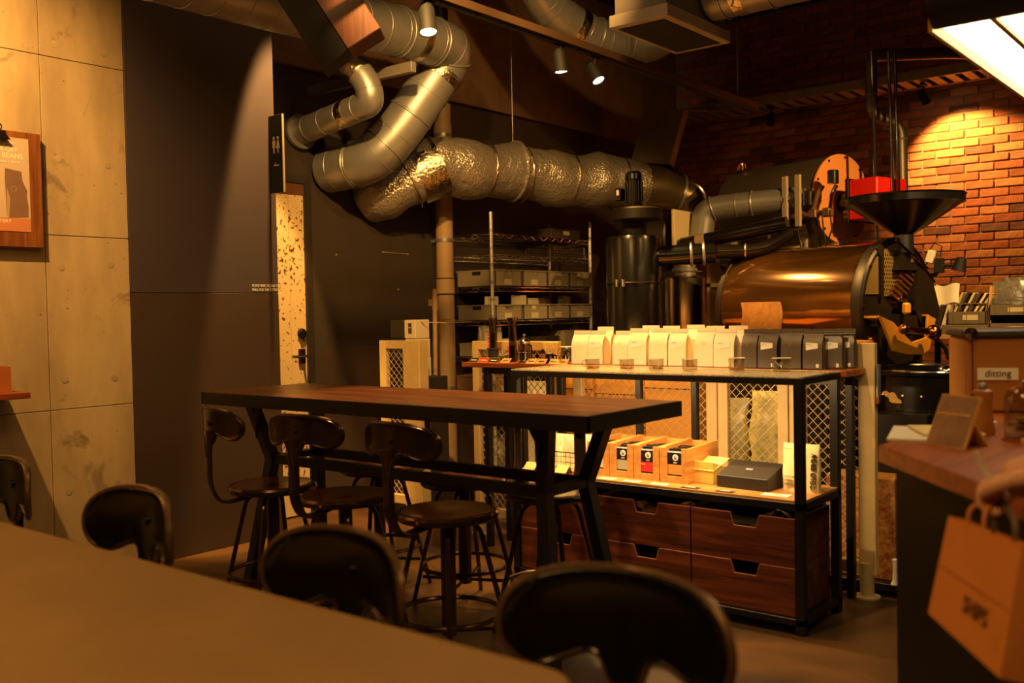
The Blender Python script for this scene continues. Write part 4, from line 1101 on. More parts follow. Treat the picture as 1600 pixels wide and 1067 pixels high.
# open wooden boxes with labelled bags
m_obox = wood('pale_pine', (206, 148, 76), (176, 118, 54), 0.5, 3, 1)
labm = [M('label_white', (206, 204, 190), 0.6), M('label_grey_green', (170, 176, 156), 0.6), M('label_red', (196, 44, 48), 0.55), M('label_tan', (200, 150, 74), 0.6)]
labn = ['white', 'grey green', 'red', 'tan']
bx = [(-2.508, -2.392), (-2.389, -2.268), (-2.264, -2.138), (-2.134, -2.000)]
for i, (a, c) in enumerate(bx):
    y0, y1, h = 3.625, 3.90, 0.150; th = 0.012
    t = thing('bean_box', 'open pine box holding a black bag with %s label' % labn[i], 'wooden box', loc=((a + c) / 2, 3.76, SZ), group='open pine boxes on the shelf')
    MB().box(a, c, y0, y1, SZ, SZ + th).part('base', m_obox, t, smooth=0)
    for p, q in ((a, a + th), (c - th, c)):
        MB().prism([(y0, SZ + th), (y1, SZ + th), (y1, SZ + h * 1.04), (y0, SZ + h * 0.98)], (p, 0, 0), (0, 1, 0), (0, 0, 1), q - p).part('side', m_obox, t, smooth=0)
    MB().box(a + th, c - th, y1 - th, y1, SZ + th, SZ + h).part('back', m_obox, t, smooth=0)
    sw = 0.018
    MB().box(a + th, a + th + sw, y0, y0 + th, SZ + th, SZ + h * .98).part('front_strip', m_obox, t, smooth=0)
    MB().box(c - th - sw, c - th, y0, y0 + th, SZ + th, SZ + h * .98).part('front_strip', m_obox, t, smooth=0)
    MB().box(a + th + sw, c - th - sw, y0, y0 + th, SZ + th, SZ + .028).part('front_lip', m_obox, t, smooth=0)
    t2 = thing('drip_bag', 'black coffee bag with %s lower label in a pine box' % labn[i], 'coffee bag', loc=((a + c) / 2, 3.70, SZ + th), group='black bags in the pine boxes')
    xa, xb = a + th + .003, c - th - .003
    yb_ = y0 + th + .004
    pk = MB().box(xa, xb, yb_, yb_ + .16, SZ + th + .001, SZ + .132)
    pk.part('bag', M('black_satin_bag', (26, 25, 26), 0.35, 0, bump=0.15, bscale=30), t2, bevel=0.006)
    MB().box(xa + .006, xb - .006, yb_ - .0015, yb_, SZ + .034, SZ + .076).part('label', labm[i], t2, label=labn[i] + ' label')
    if i == 2:
        text('lettering', 'Peru', 0.012, (xa + .010, yb_ - .0022, SZ + .064), (1, 0, 0), (0, 0, 1), m_white, t2)
    xm = (xa + xb) / 2
    MB().cyl((xm, yb_ - .0018, SZ + .106), (xm, yb_, SZ + .106), .0135, n=24).part('emblem', m_lab, t2)
    MB().box(xm - .005, xm - .002, yb_ - .0026, yb_ - .0018, SZ + .098, SZ + .114).box(xm + .0005, xm + .005, yb_ - .0026, yb_ - .0018, SZ + .098, SZ + .108).part('emblem_mark', m_ink, t2)
    text('lettering', 'BEST', 0.0085, (xm, yb_ - .0012, SZ + .0815), (1, 0, 0), (0, 0, 1), m_lab, t2, align='CENTER')
    tops = MB()
    for k in range(5): tops.obox((xm + random.uniform(-.015, .015), yb_ + .02 + k * .028, SZ + .135), (.07, .012, .012), rotz(random.uniform(-.3, .3)))
    tops.part('top_seal', MATS['black_satin_bag'], t2)
# cards lying on the shelf
for i, (x, dk) in enumerate(((-2.47, 0), (-2.36, 0), (-2.235, 0), (-2.10, 0), (-1.955, 1), (-1.80, 1), (-1.60, 0))):
    b = MB().obox((x, 3.565 if i < 6 else 3.60, SZ + .0015), (.075 if i < 6 else .11, .035 if i < 6 else .05, .002), rotz(random.uniform(-.1, .1)))
    t = b.thing('shelf_card', m_ink if dk else m_lab, ['white card flat on the shelf by the basket', 'white card flat in front of the grey green labelled box', 'white card flat in front of the red labelled box', 'white card flat in front of the tan labelled box', 'dark card flat in front of the yellow box', 'dark card flat in front of the black gift box', 'white leaflet flat in front of the cold brew bag'][i], 'card')
    c0 = t.location
    p_ = MB().box(-.024, .024, -.008, -.004, .0035, .004).box(-.02, .02, .002, .006, .0035, .004).part('print', m_lab if dk else m_logod); p_.parent = t
# tilted yellow box and black gift box
R = Matrix.Rotation(math.radians(-10), 3, 'Z')
t = thing('yellow_box', 'small yellow carton with sloping top beside the pine boxes', 'box', loc=(-1.955, 3.74, SZ), local=True, rz=math.radians(-6))
m_ybox = M('yellow_kraft_carton', (216, 176, 84), 0.55, 0, 0.06, 8)
MB().prism([(-.06, 0), (.06, 0), (.06, .055), (-.06, .095)], (.052, 0, 0), (0, 1, 0), (0, 0, 1), -.115).part('body', m_ybox, t, smooth=0, bevel=0.002)
MB().prism([(-.063, .0565), (.063, .0965), (.063, .0985), (-.063, .0585)], (.055, 0, 0), (0, 1, 0), (0, 0, 1), -.122).part('lid', M('pale_yellow_lid', (232, 206, 130), 0.5), t, smooth=0)
t = thing('gift_box', 'black gift box with small silver lettering leaning on the shelf', 'box', loc=(-1.765, 3.71, SZ), local=True, rz=math.radians(-3))
m_gift = M('black_gift_carton', (40, 36, 32), 0.45)
MB().prism([(-.065, 0), (.085, 0), (.085, .095), (-.065, .050)], (.115, 0, 0), (0, 1, 0), (0, 0, 1), -.228).part('box', m_gift, t, smooth=0, bevel=0.002)
text('lettering', 'BEST', 0.014, (.0, .0, .0715), (1, 0, 0), (0, .958, .287), m_lab, t, align='CENTER')
# cold brew bag
t = thing('cold_brew_bag', 'white cold brew coffee bag at the right end of the shelf', 'coffee bag', loc=(-1.553, 3.74, SZ), local=True)
b = pouch((0, 0, 0), .150, .06, .19, 0, m_bagw); b.v = [Vector((p.x, p.y * 0.9, p.z)) for p in b.v]
b.part('bag', M('cream_pouch', (230, 212, 160), 0.5, 0, 0.06, 10, bump=0.1, bscale=16), t, smooth=50)
MB().box(-.074, .074, -.006, -.003, .168, .171).part('seal', MATS['cream_pouch'], t)
text('lettering', 'COLD BREW', 0.031, (.066, -.0285, .014), (0, 0.12, 1), (-1, 0, 0), m_ink, t, sx=0.80, extrude=0.0025)
for k, z in enumerate((.055, .040, .025)): text('lettering', ['COLD BREW', 'COFFEE', 'DRIP BAG'][k], .010, (-.06, -.0300, z), (1, 0, 0), (0, .1, 1), m_logod, t, extrude=0.002)
# ------------------------------------------------------------------ high table
HZ = 0.92
t = thing('high_table', 'long high table with wooden top in a black steel frame', 'table', loc=(-2.78, 2.81, 0))
HX0, HX1, HY0, HY1 = -3.83, -1.736, 2.52, 3.11
m_top = wood('dark_oiled_tabletop', (126, 74, 42), (74, 40, 22), 0.34, 2.4, 0, 0.12)
n_ = 4; w_ = (HY1 - HY0 - 0.016) / n_
for i in range(n_):
    MB().box(HX0 + .008, HX1 - .008, HY0 + .008 + i * w_, HY0 + .008 + (i + 1) * w_ - .0008, HZ - .03, HZ).part('top_board', m_top, t, bevel=0.001, smooth=0)
b = MB().box(HX0, HX1, HY0, HY0 + .008, HZ - .055, HZ - .001).box(HX0, HX1, HY1 - .008, HY1, HZ - .055, HZ - .001).box(HX0, HX0 + .008, HY0, HY1, HZ - .055, HZ - .001).box(HX1 - .008, HX1, HY0, HY1, HZ - .055, HZ - .001)
b.part('edge_frame', m_blackm, t, bevel=0.001)
MB().box(HX0 + .01, HX1 - .01, HY0 + .01, HY1 - .01, HZ - .05, HZ - .031).part('underframe', m_black, t)
# four legs pinched towards the middle of the table at rail height
LGX, LGY, LGZ = (-3.60, -1.975), (2.62, 2.99), .625
pr4 = [(-.023, -.023), (.023, -.023), (.023, .023), (-.023, .023)]
mid = {}
for ix in (0, 1):
    for iy in (0, 1):
        sx, sy = (1, -1)[ix], (1, -1)[iy]
        top = Vector((LGX[ix], LGY[iy], HZ - .05)); md = Vector((LGX[ix] + sx * .06, LGY[iy] + sy * .06, LGZ)); bt = Vector((LGX[ix] - sx * .03, LGY[iy] - sy * .03, 0))
        mid[ix, iy] = md
        b = MB().tube([top, md], 0, prof=pr4).tube([md, bt], 0, prof=pr4).box(md.x - .023, md.x + .023, md.y - .023, md.y + .023, LGZ - .024, LGZ + .024)
        b.box(top.x - .06, top.x + .06, top.y - .03, top.y + .03, HZ - .056, HZ - .049)
        lg = b.part('leg', m_blackm, t, smooth=20)
        MB().prism([(0, 0), (.11 * sx, 0), (.07 * sx, -.02), (.045 * sx, -.06), (.04 * sx, -.15)], (top.x, top.y, HZ - .05), (1, 0, 0), (0, 0, 1), .012).part('gusset', m_blackm, lg)
def bar(a, c, nm, h=.02):
    MB().tube([a, c], 0, prof=[(-h, -.014), (h, -.014), (h, .014), (-h, .014)] if abs((c - a).x) < .1 else [(-h, -.014), (h, -.014), (h, .014), (-h, .014)]).part(nm, m_blackm, t, smooth=20)
for iy in (0, 1): bar(mid[0, iy], mid[1, iy], 'long_rail')
for ix in (0, 1): bar(mid[ix, 0], mid[ix, 1], 'cross_rail')

# ------------------------------------------------------------------ stools
BACK = [(0.0, .058), (.06, .057), (.115, .051), (.160, .038), (.188, .016), (.198, -.012), (.190, -.038), (.168, -.056), (.138, -.062), (.105, -.056), (.075, -.046), (.050, -.044), (.036, -.052), (.028, -.070), (.016, -.082), (0.0, -.084)]
BACKPROF = BACK + [(-u, v) for u, v in BACK[-2:0:-1]]
def back_mesh(w=0.40, curve=0.33, h=1.0):
    """pressed sheet backrest: kidney outline bent round the sitter, rolled rim"""
    s = w / 0.40
    bm = bmesh.new()
    prof = []
    n = len(BACKPROF)
    for i in range(n):            # subdivide outline smoothly (Catmull-Rom)
        p0, p1, p2, p3 = [Vector((*BACKPROF[(i + k) % n], 0)) for k in (-1, 0, 1, 2)]
        for t_ in (0, .5):
            prof.append(0.5 * ((2 * p1) + (-p0 + p2) * t_ + (2 * p0 - 5 * p1 + 4 * p2 - p3) * t_ ** 2 + (-p0 + 3 * p1 - 3 * p2 + p3) * t_ ** 3))
    N = len(prof)
    rings = []
    def bend(u, v, off):
        a = u * s / curve
        return (math.sin(a) * (curve - off), curve - math.cos(a) * (curve - off) - 0.0, v * h)
    # front and back skins as concentric rings towards the middle line, joined by a rolled rim
    fr = [1.0, .96, .88, .7, .45, .2]
    for side in (1, -1):
        for k, f in enumerate(fr):
            th = 0.0075 if k == 0 else (0.0095 if k == 1 else 0.005)
            ring = []
            for p in prof:
                u = p.x * f if abs(p.x) > 1e-6 else 0; v = -0.008 + (p.y + 0.008) * f
                ring.append(bm.verts.new(bend(u, v, side * th * (0.25 if k == 0 else 1))))
            rings.append(ring)
    m = len(fr)
    def bridge(a, b):
        for i in range(N):
            j = (i + 1) % N; bm.faces.new((a[i], a[j], b[j], b[i]))
    for k in range(m - 1): bridge(rings[k], rings[k + 1])
    for k in range(m, 2 * m - 1): bridge(rings[k + 1], rings[k])
    bridge(rings[m], rings[0])
    bm.faces.new(rings[m - 1]); bm.faces.new(rings[2 * m - 1][::-1])
    bmesh.ops.recalc_face_normals(bm, faces=bm.faces)
    me = bpy.data.meshes.new('backrest'); bm.to_mesh(me); bm.free()
    me.shade_smooth(); me.set_sharp_from_angle(angle=math.radians(70))
    return me
def smooth_outline():
    out = []; n = len(BACKPROF)
    for i in range(n):
        p0, p1, p2, p3 = [Vector((*BACKPROF[(i + k) % n], 0)) for k in (-1, 0, 1, 2)]
        for t_ in (0, .5):
            p = 0.5 * ((2 * p1) + (-p0 + p2) * t_ + (2 * p0 - 5 * p1 + 4 * p2 - p3) * t_ ** 2 + (-p0 + 3 * p1 - 3 * p2 + p3) * t_ ** 3); out.append((p.x, p.y))
    return out
BK = back_mesh()
def stool(name, label, seat_z, top_z, metal, seatm, group, cat='stool', bk=None, bh=1.0, bw=.40, curve=.33, rimm=None):
    rimm = rimm or metal
    t = thing(name, label, cat, group=group, local=True)
    MB().lathe([(0.0, -.002), (.06, -.004), (.12, .002), (.160, .006), (.172, .000), (.172, -.016), (0, -.016)], (0, 0, seat_z), 32, cap=False).part('seat', seatm, t)
    MB().lathe([(.169, .004), (.178, .004), (.184, -.004), (.184, -.016), (.178, -.024), (.150, -.026), (.150, -.017), (.169, -.015), (.169, .004)], (0, 0, seat_z), 32, cap=False).part('seat_rim', metal, t)
    MB().cyl((0, 0, .10), (0, 0, seat_z - .017), .027, n=20).part('post', metal, t)
    MB().lathe([(.06, seat_z - .045), (.06, seat_z - .018), (.12, seat_z - .018), (.12, seat_z - .026), (.07, seat_z - .045)], (0, 0, 0), 24, cap=False).part('hub', metal, t)
    zt = seat_z - .035
    for i in range(4):
        a = PI / 4 + i * PI / 2; ca, sa = math.cos(a), math.sin(a)
        P = [(.07 * ca, .07 * sa, zt), (.115 * ca, .115 * sa, zt - .03), (.235 * ca, .235 * sa, 0.004)]
        MB().tube(path_round(P, .03), .0095, 10).part('leg', metal, t)
    fz = 0.18; rr = .115 + (.235 - .115) * (zt - .03 - fz) / (zt - .034)
    MB().ring((0, 0, fz), rr - .004, .009, 32, 8).part('foot_ring', metal, t)
    b = MB()
    for i in range(2):
        a = PI / 4 + i * PI / 2; b.cyl((rr * math.cos(a), rr * math.sin(a), .115), (-rr * math.cos(a), -rr * math.sin(a), .115), .007, n=8)
    b.part('cross_brace', metal, t)
    zc = top_z - .058 * bh
    yb_ = -.262
    P = path_round([(0, -.06, seat_z - .032), (0, -.23, seat_z - .052), (0, -.275, seat_z + .03), (0, -.272, zc - .15), (0, yb_ - .012, zc - .03)], .07, 8)
    pr = [(-.026, -.004), (-.013, -.0075), (.013, -.0075), (.026, -.004), (.026, .002), (.013, .0065), (-.013, .0065), (-.026, .002)]
    MB().tube(P, 0, prof=pr).part('back_support', metal, t, smooth=60)
    b = MB()
    for sx in (-1, 1):
        b.tube([(0.010 * sx, -.274, zc - .14), (.022 * sx, yb_ - .012, zc - .075), (.045 * sx, yb_ - .008, zc - .04)], [.009, .008, .006], 8)
    b.part('support_fork', metal, t)
    o = bpy.data.objects.new('backrest', (bk or BK).copy()); COL.objects.link(o); o.parent = t; o.location = (0, yb_, zc)
    o.data.materials.append(metal)
    rim = MB(); cv = curve; sc_ = bw / .40
    rim.tube([(math.sin(u * sc_ / cv) * cv, cv - math.cos(u * sc_ / cv) * cv, v * bh) for u, v in smooth_outline()], .0055 if bh < 1.1 else .0075, 6, closed=True)
    rim.part('back_rim', rimm, o, label='rolled edge of the backrest')
    MB().cyl((0, yb_ - .014, zc), (0, yb_ + .012, zc), .012, n=14).part('rivet', metal, t)
    MB().cyl((0, 0, seat_z - .002), (0, 0, seat_z - .0015), .028, n=20).part('seat_boss', metal, t)
    return t
def put(t, x, y, rz): t.location = (x, y, 0); t.rotation_euler = (0, 0, rz); return t
m_bronze = M('dark_bronze_metal', (96, 74, 58), 0.2, 0.75, 0.35, 9)
st = [put(stool('bar_stool', 'bronze stool with backrest at the left end of the high table, near side', .545, .885, m_bronze, m_seat, 'stools round the high table'), -3.375, 2.55, -.19)]
def dup(src, label, x, y, rz):
    c = tree_copy(src); c['label'] = label; return put(c, x, y, rz)
dup(st[0], 'bronze stool with backrest in the middle of the near side of the high table', -2.925, 2.555, .117)
dup(st[0], 'bronze stool with backrest on the near side, right of its row', -2.375, 2.55, -.04)
dup(st[0], 'bronze stool across the high table, by the chipped cream door', -3.345, 3.13, PI - .25)
dup(st[0], 'bronze stool across the high table, in front of the beige pipe', -2.78, 3.09, PI - .35)
s2 = dup(st[0], 'bronze stool across the high table, its seat lit bright yellow', -2.30, 3.06, PI + .15)

# ------------------------------------------------------------------ foreground table and chairs
m_ctop = M('sandy_concrete_top', (158, 126, 82), 0.5, 0, 0.22, 3.0, bump=0.05, bscale=30)
t = thing('concrete_table', 'sand coloured table in the near foreground', 'table', loc=(-2.1, 0.75, 0))
def rrect(x0, x1, y0, y1, r, n=6):
    P = []
    for cx_, cy_, a0 in ((x1 - r, y1 - r, 0), (x0 + r, y1 - r, PI / 2), (x0 + r, y0 + r, PI), (x1 - r, y0 + r, 1.5 * PI)):
        for i in range(n + 1): P.append((cx_ + r * math.cos(a0 + PI / 2 * i / n), cy_ + r * math.sin(a0 + PI / 2 * i / n)))
    return P
MB().prism(rrect(-3.3, -0.80, 0.42, 1.152, .07), (0, 0, .68), (1, 0, 0), (0, 1, 0), .04).part('table_top', m_ctop, t, bevel=0.004)
for x in (-2.72, -1.12):
    MB().box(x - .03, x + .03, .50, 1.02, .64, .68).part('bearer', m_blackm, t)
    for y in (.52, .98): MB().box(x - .025, x + .025, y - .025, y + .025, 0, .64).part('leg', m_blackm, t)
t0 = stool('cafe_chair', 'black metal chair with rounded back, nearest to the camera', .47, .822, m_gloss, M('black_seat', (22, 20, 19), 0.35), 'black chairs at the foreground table', cat='chair', bk=back_mesh(0.44, 0.36, 1.4), bh=1.4, bw=.44, curve=.36, rimm=M('worn_highlight_edge', (126, 98, 72), .35, .4, .5, 10))  # pale rim colour holds the light caught on the edge, plus wear
put(t0, -.835, 1.10, PI + .14)
dup(t0, 'black metal chair second from the camera at the foreground table', -1.475, 1.04, PI + .0)
dup(t0, 'black metal chair third from the camera, in front of the grey wall', -2.28, 1.07, PI - .02)
dup(t0, 'black metal chair farthest left, cut by the picture edge', -3.14, 1.13, PI + .05)
# ------------------------------------------------------------------ roasting machines (behind the fence)
m_drum = M('lacquered_bronze_drum', (128, 86, 34), 0.10, 0.85, 0.12, 3, coat=0.4)
m_cast = M('dark_cast_iron', (42, 34, 28), 0.45, 0.4, 0.3, 10)
m_brass = M('polished_brass', (206, 140, 48), 0.16, 1.0)
m_ochre = M('ochre_enamel', (196, 138, 46), 0.4, 0.1)
m_jute = M('aged_jute_map', (190, 134, 62), 0.8, 0, 0.45, 26, bump=0.2, bscale=50)
RO = (-1.632, 5.114)            # centre of the front plate on the floor plan
t = thing('coffee_roaster', 'big bronze drum coffee roaster with black front plate', 'roaster', loc=(RO[0], RO[1], 0), rz=math.radians(-12), local=True)
ZA, RD = 1.243, 0.33            # drum axis height, casing radius
MB().lathe([(RD - .01, -.86), (RD, -.855), (RD, -.02), (RD - .005, -.015)], (0, 0, ZA), 56, axis=(1, 0, 0)).part('drum_casing', m_drum, t, smooth=40)
MB().lathe([(RD + .004, -.875), (RD + .010, -.868), (RD + .010, -.845), (RD + .004, -.84)], (0, 0, ZA), 56, axis=(1, 0, 0)).part('casing_rim', m_cast, t)
MB().lathe([(RD + .012, -.03), (RD + .018, -.022), (RD + .018, .025), (RD + .008, .036), (0, .036)], (0, 0, ZA), 56, axis=(1, 0, 0)).part('front_plate', m_cast, t, smooth=40); plate = t.children[-1]
# stand
MB().box(-.84, -.04, -.30, .30, .30, ZA - .22).part('base_cabinet', m_cast, t, bevel=0.01)
for x in (-.80, -.08):
    for y in (-.27, .27): MB().box(x - .035, x + .035, y - .035, y + .035, 0, .32).part('leg', m_cast, t)
# jute map pinned round the casing
def wrap(x0, x1, a0, a1, r, wob=0.0):
    b = MB()
    def fn(u, v):
        a = a0 + (a1 - a0) * v; x = x0 + (x1 - x0) * u + wob * math.sin(v * 9 + (6 if u > .5 else 0)) * (1 if u in (0, 1) else 0)
        return (x, -r * math.cos(a), ZA + r * math.sin(a))
    return b.grid(fn, 8, 14)
w1 = wrap(-.70, -.44, math.radians(6), math.radians(-44), RD + .003, .012); w1.part('jute_map', m_jute, t, label='worn ochre map on the drum')
# front plate furniture (local +x looks out of the plate)
xp = .037
m_perf = M('perforated_brass_plate', (148, 126, 76), 0.4, 0.5)
def sector(r, a0, a1, n=14): return [(0, 0)] + [(r * math.cos(a0 + (a1 - a0) * i / n), r * math.sin(a0 + (a1 - a0) * i / n)) for i in range(n + 1)]
def cutplate(y0, y1, z0, r, n=16):
    P = [(y0, z0), (y1, z0)]
    for i in range(n + 1):
        y = y1 + (y0 - y1) * i / n; P.append((y, math.sqrt(max(r * r - y * y, z0 * z0 + 1e-6)) if r > abs(y) else z0 + .01))
    return P
MB().prism(cutplate(-.318, -.205, .06, RD - .01), (xp, 0, ZA), (0, 1, 0), (0, 0, 1), .006).part('vent_plate', m_perf, plate)
MB().prism(cutplate(-.175, .02, .05, RD - .015), (xp, 0, ZA), (0, 1, 0), (0, 0, 1), .006).part('vent_plate', m_perf, plate)
h = MB()
for iy in range(9):
    for iz in range(13):
        y = -.16 + iy * .02 + (.01 if iz % 2 else 0); z = .065 + iz * .019
        if y * y + z * z < (RD - .035) ** 2 and y < .01: h.cyl((xp + .0062, y, ZA + z), (xp + .0075, y, ZA + z), .005, n=6)
h.part('vent_holes', m_black, t, stuff=True)
MB().box(xp, xp + .02, -.202, -.178, ZA + .04, ZA + RD - .03).part('divider_bar', m_cast, plate)
m_slat = M('dark_brass_slat', (150, 98, 40), .35, .8)
for k in range(10):
    f = k / 9; y = -.13 + .19 * f; z = .06 + .20 * f
    MB().obox((xp + .022, y + .06, ZA + z - .02), (.012, .12, .014), Matrix.Rotation(math.radians(-24), 3, 'X')).part('grille_bar', m_slat, t)
for a, c in (((xp + .03, -.08, ZA + .33), (xp + .05, .16, ZA + .20)), ((xp + .03, .04, ZA + .30), (xp + .05, .26, ZA + .12))): MB().cyl(a, c, .006, n=8).part('rod', m_brass, t)
MB().prism([(.10, .20), (.24, .13), (.31, -.02), (.28, -.12), (.16, -.14), (.06, -.02)], (xp, 0, ZA), (0, 1, 0), (0, 0, 1), .05).part('side_guard', m_cast, t)
MB().cyl((xp, -.02, ZA + .01), (xp + .04, -.02, ZA + .01), .045, n=20).part('sample_port', m_brass, plate)
MB().cyl((xp + .04, -.06, ZA + .012), (xp + .11, -.09, ZA + .012), .024, n=16).part('sampler', m_gloss, t)
MB().obox((xp + .12, -.15, ZA - .012), (.03, .045, .055)).part('sampler_handle', M('yellow_grip', (226, 166, 50), 0.35), t, bevel=0.008)
for y in (-.25, .20): MB().box(xp, xp + .05, y - .035, y + .035, ZA - .10, ZA - .04).part('hinge_block', m_cast, plate, bevel=0.004)
# discharge chute: ochre bib round the outlet
bib = [(-.33, -.045), (-.206, -.22), (-.095, -.242), (.07, -.250), (.14, -.225), (.206, -.07), (.127, -.045), (.107, -.163), (-.03, -.183), (-.114, -.137), (-.20, -.08)]
MB().prism(bib, (xp + .07, 0, ZA), (0, 1, 0), (0, 0, 1), .015).part('chute', m_ochre, t, smooth=0, bevel=.003)
MB().prism([(-.33, -.045), (-.20, -.08), (-.20, -.09), (-.33, -.055)], (xp, 0, ZA), (0, 1, 0), (0, 0, 1), .07).part('chute_side', m_ochre, t, smooth=0)
MB().prism([(.127, -.045), (.206, -.07), (.206, -.08), (.127, -.055)], (xp, 0, ZA), (0, 1, 0), (0, 0, 1), .07).part('chute_side', m_ochre, t, smooth=0)
MB().prism([(-.10, -.13), (.10, -.15), (.08, -.05), (-.08, -.04)], (xp, 0, ZA), (0, 1, 0), (0, 0, 1), .05).part('outlet_door', m_cast, t)
MB().sphere((.20, .03, ZA - .134), .038, 20).part('brass_ball', m_brass, t)
MB().cyl((.19, .01, ZA - .13), (.17, -.20, ZA - .112), .016, n=14).sphere((.17, -.20, ZA - .112), .026, 16).part('weight_arm', m_brass, t)
MB().tube([(.21, .05, ZA - .17), (.23, .09, ZA - .22), (.23, .12, ZA - .27)], .010, 10).part('lever', m_gun, t)
MB().cyl((xp, -.27, ZA - .16), (xp + .02, -.27, ZA - .16), .024, n=16).part('bolt', m_brass, t)
for k in range(10):
    a = 2 * PI * k / 10; MB().cyl((xp - .001, (RD + .004) * math.cos(a), ZA + (RD + .004) * math.sin(a)), (xp + .008, (RD + .004) * math.cos(a), ZA + (RD + .004) * math.sin(a)), .008, n=6).part('bolt', m_gun, t)
# hopper on its stem
HXL, HYL = .04, .05
MB().lathe([(.045, ZA + .36), (.052, ZA + .365), (.262, ZA + .505), (.286, ZA + .515), (.286, ZA + .548), (.292, ZA + .556), (.284, ZA + .556), (.276, ZA + .52), (.05, ZA + .38)], (HXL, HYL, 0), 40, cap=False).part('hopper', m_gloss, t, smooth=30)
MB().cyl((HXL, HYL, ZA + .22), (HXL, HYL, ZA + .37), .043, n=20).part('hopper_stem', m_steel, t)
MB().prism([(-.08, .18), (.10, .18), (.07, .27), (-.05, .27)], (0, 0, ZA), (0, 1, 0), (0, 0, 1), .08).part('stem_bracket', m_cast, t)
# rear pipe from casing
MB().tube(path_round([(-.75, .05, ZA + .22), (-.84, .05, ZA + .30), (-.95, .0, ZA + .28), (-1.06, -.03, ZA + .27)], .08), .045, 16).part('exhaust_pipe', m_gun, t)
# drum body front bearing and base front
MB().box(-.02, .05, -.02, .20, .62, ZA - .30).part('discharge_housing', m_cast, t, bevel=0.02)

# cooling bin: low black drum with steel rim in front of the roaster
t = thing('cooling_bin', 'round black cooling bin with chipped paint under the roaster chute', 'cooling bin', loc=(-1.345, 4.84, 0))
cxx, cyy, cr_ = -1.345, 4.84, .30
MB().lathe([(cr_ - .02, .46), (cr_, .48), (cr_, .92), (cr_ + .012, .93), (cr_ + .012, .945), (cr_ - .012, .945), (cr_ - .012, .78), (0, .78)], (cxx, cyy, 0), 56, cap=False).part('drum', m_gloss, t, smooth=30)
MB().ring((cxx, cyy, .945), cr_, .008, 56, 8).part('rim', m_chrome, t)
MB().lathe([(.0, .46), (cr_ - .02, .46)], (cxx, cyy, 0), 40, cap=False).part('floor_plate', m_cast, t)
MB().cyl((cxx, cyy, .0), (cxx, cyy, .47), .10, n=20).part('pedestal', m_cast, t)
MB().cyl((cxx, cyy, .78), (cxx, cyy, .90), .02, n=12).part('stirrer_shaft', m_steel, t)
MB().obox((cxx, cyy, .84), (.52, .03, .06)).part('stirrer_arm', m_steel, t)
MB().sphere((cxx + .10, cyy - .20, .945), .042, 18, (1, 1, .75)).part('chrome_dome', m_chrome, t)
a0 = math.atan2(-cyy, -cxx) + math.radians(-38)
def onrim(a, z, off): return Vector((cxx + (cr_ + off) * math.cos(a), cyy + (cr_ + off) * math.sin(a), z))
chip = [(-.12, .02), (-.08, .03), (-.05, .028), (-.03, .018), (.0, .028), (.03, .02), (.05, -.005), (.085, -.02), (.085, -.035), (-.0, -.035), (-.03, -.028), (-.035, -.008), (-.075, .0)]
bq = MB(); bq.v = [onrim(a0 + u / cr_ * .55, .83 + v * 0.8, .003) for u, v in chip]; bq.f = [list(range(len(chip)))]
bq.part('paint_chip', M('primer_patch', (206, 160, 84), 0.7), t, smooth=0, solid=0.001)
for dd in (-.35, .28, .75): 
    p = onrim(a0 + dd * .6, .835, 0); MB().sphere(p, .009, 8).part('rivet', m_brass, t)

MB().box(-1.50, -1.27, 4.435, 4.53, 0, .765).thing('control_cabinet', m_cast, 'low dark steel cabinet in front of the cooling bin', 'cabinet', bevel=.004)

# cyclone: black cylinder with fan housing and motor on top
CX, CY = -2.98, 4.80
t = thing('chaff_cyclone', 'tall black chaff cyclone with motor and fan disc on top', 'cyclone', loc=(CX, CY, 0))
MB().lathe([(.05, .36), (.155, .66), (.157, 1.64), (.150, 1.665), (.06, 1.672)], (CX, CY, 0), 40).part('cylinder', m_gloss, t, smooth=40)
MB().ring((CX, CY, 1.40), .159, .006, 40, 8).part('clamp_ring', m_gun, t)
for s in (-.03, .02): MB().box(CX + s * .8 - .005 + .02, CX + s * .8 + .005 + .02, CY - .175, CY - .155, 1.38, 1.42).part('clamp_bolt', m_steel, t)
MB().lathe([(.058, 1.67), (.058, 1.72), (.066, 1.725), (.066, 1.735), (.058, 1.74), (.058, 1.755)], (CX, CY, 0), 24).part('neck', m_black, t)
MB().lathe([(.13, 1.755), (.142, 1.76), (.142, 1.815), (.13, 1.825), (.06, 1.83)], (CX + .03, CY, 0), 40).part('fan_disc', m_cast, t)
MB().lathe([(.055, 1.83), (.055, 1.845), (.048, 1.85), (.048, 1.985), (.052, 1.99), (.050, 2.02), (.03, 2.035), (0, 2.036)], (CX + .01, CY, 0), 24).part('motor', m_gloss, t); mot = t.children[-1]
f_ = MB()
for k in range(14):
    a = 2 * PI * k / 14; f_.box(-.0, .0, 0, 0, 0, 0) if False else f_.cyl((CX + .01 + .049 * math.cos(a), CY + .049 * math.sin(a), 1.86), (CX + .01 + .049 * math.cos(a), CY + .049 * math.sin(a), 1.975), .004, n=5)
f_.part('cooling_fins', m_gloss, mot)
MB().box(CX - .075, CX - .035, CY - .07, CY - .02, 1.87, 1.94).part('terminal_box', m_gloss, mot, bevel=0.004)
MB().box(CX - .062, CX - .045, CY - .072, CY - .069, 1.90, 1.93).part('rating_plate', m_white, t)
for k in range(3):
    a = 2 * PI * k / 3 + .4; MB().cyl((CX + .14 * math.cos(a), CY + .14 * math.sin(a), 0), (CX + .14 * math.cos(a), CY + .14 * math.sin(a), .75), .015, n=10).part('leg', m_blackm, t)
MB().cyl((CX + .10, CY + .05, 1.55), (CX + .40, CY + .22, 1.56), .058, n=24).part('inlet_pipe', m_gloss, t)
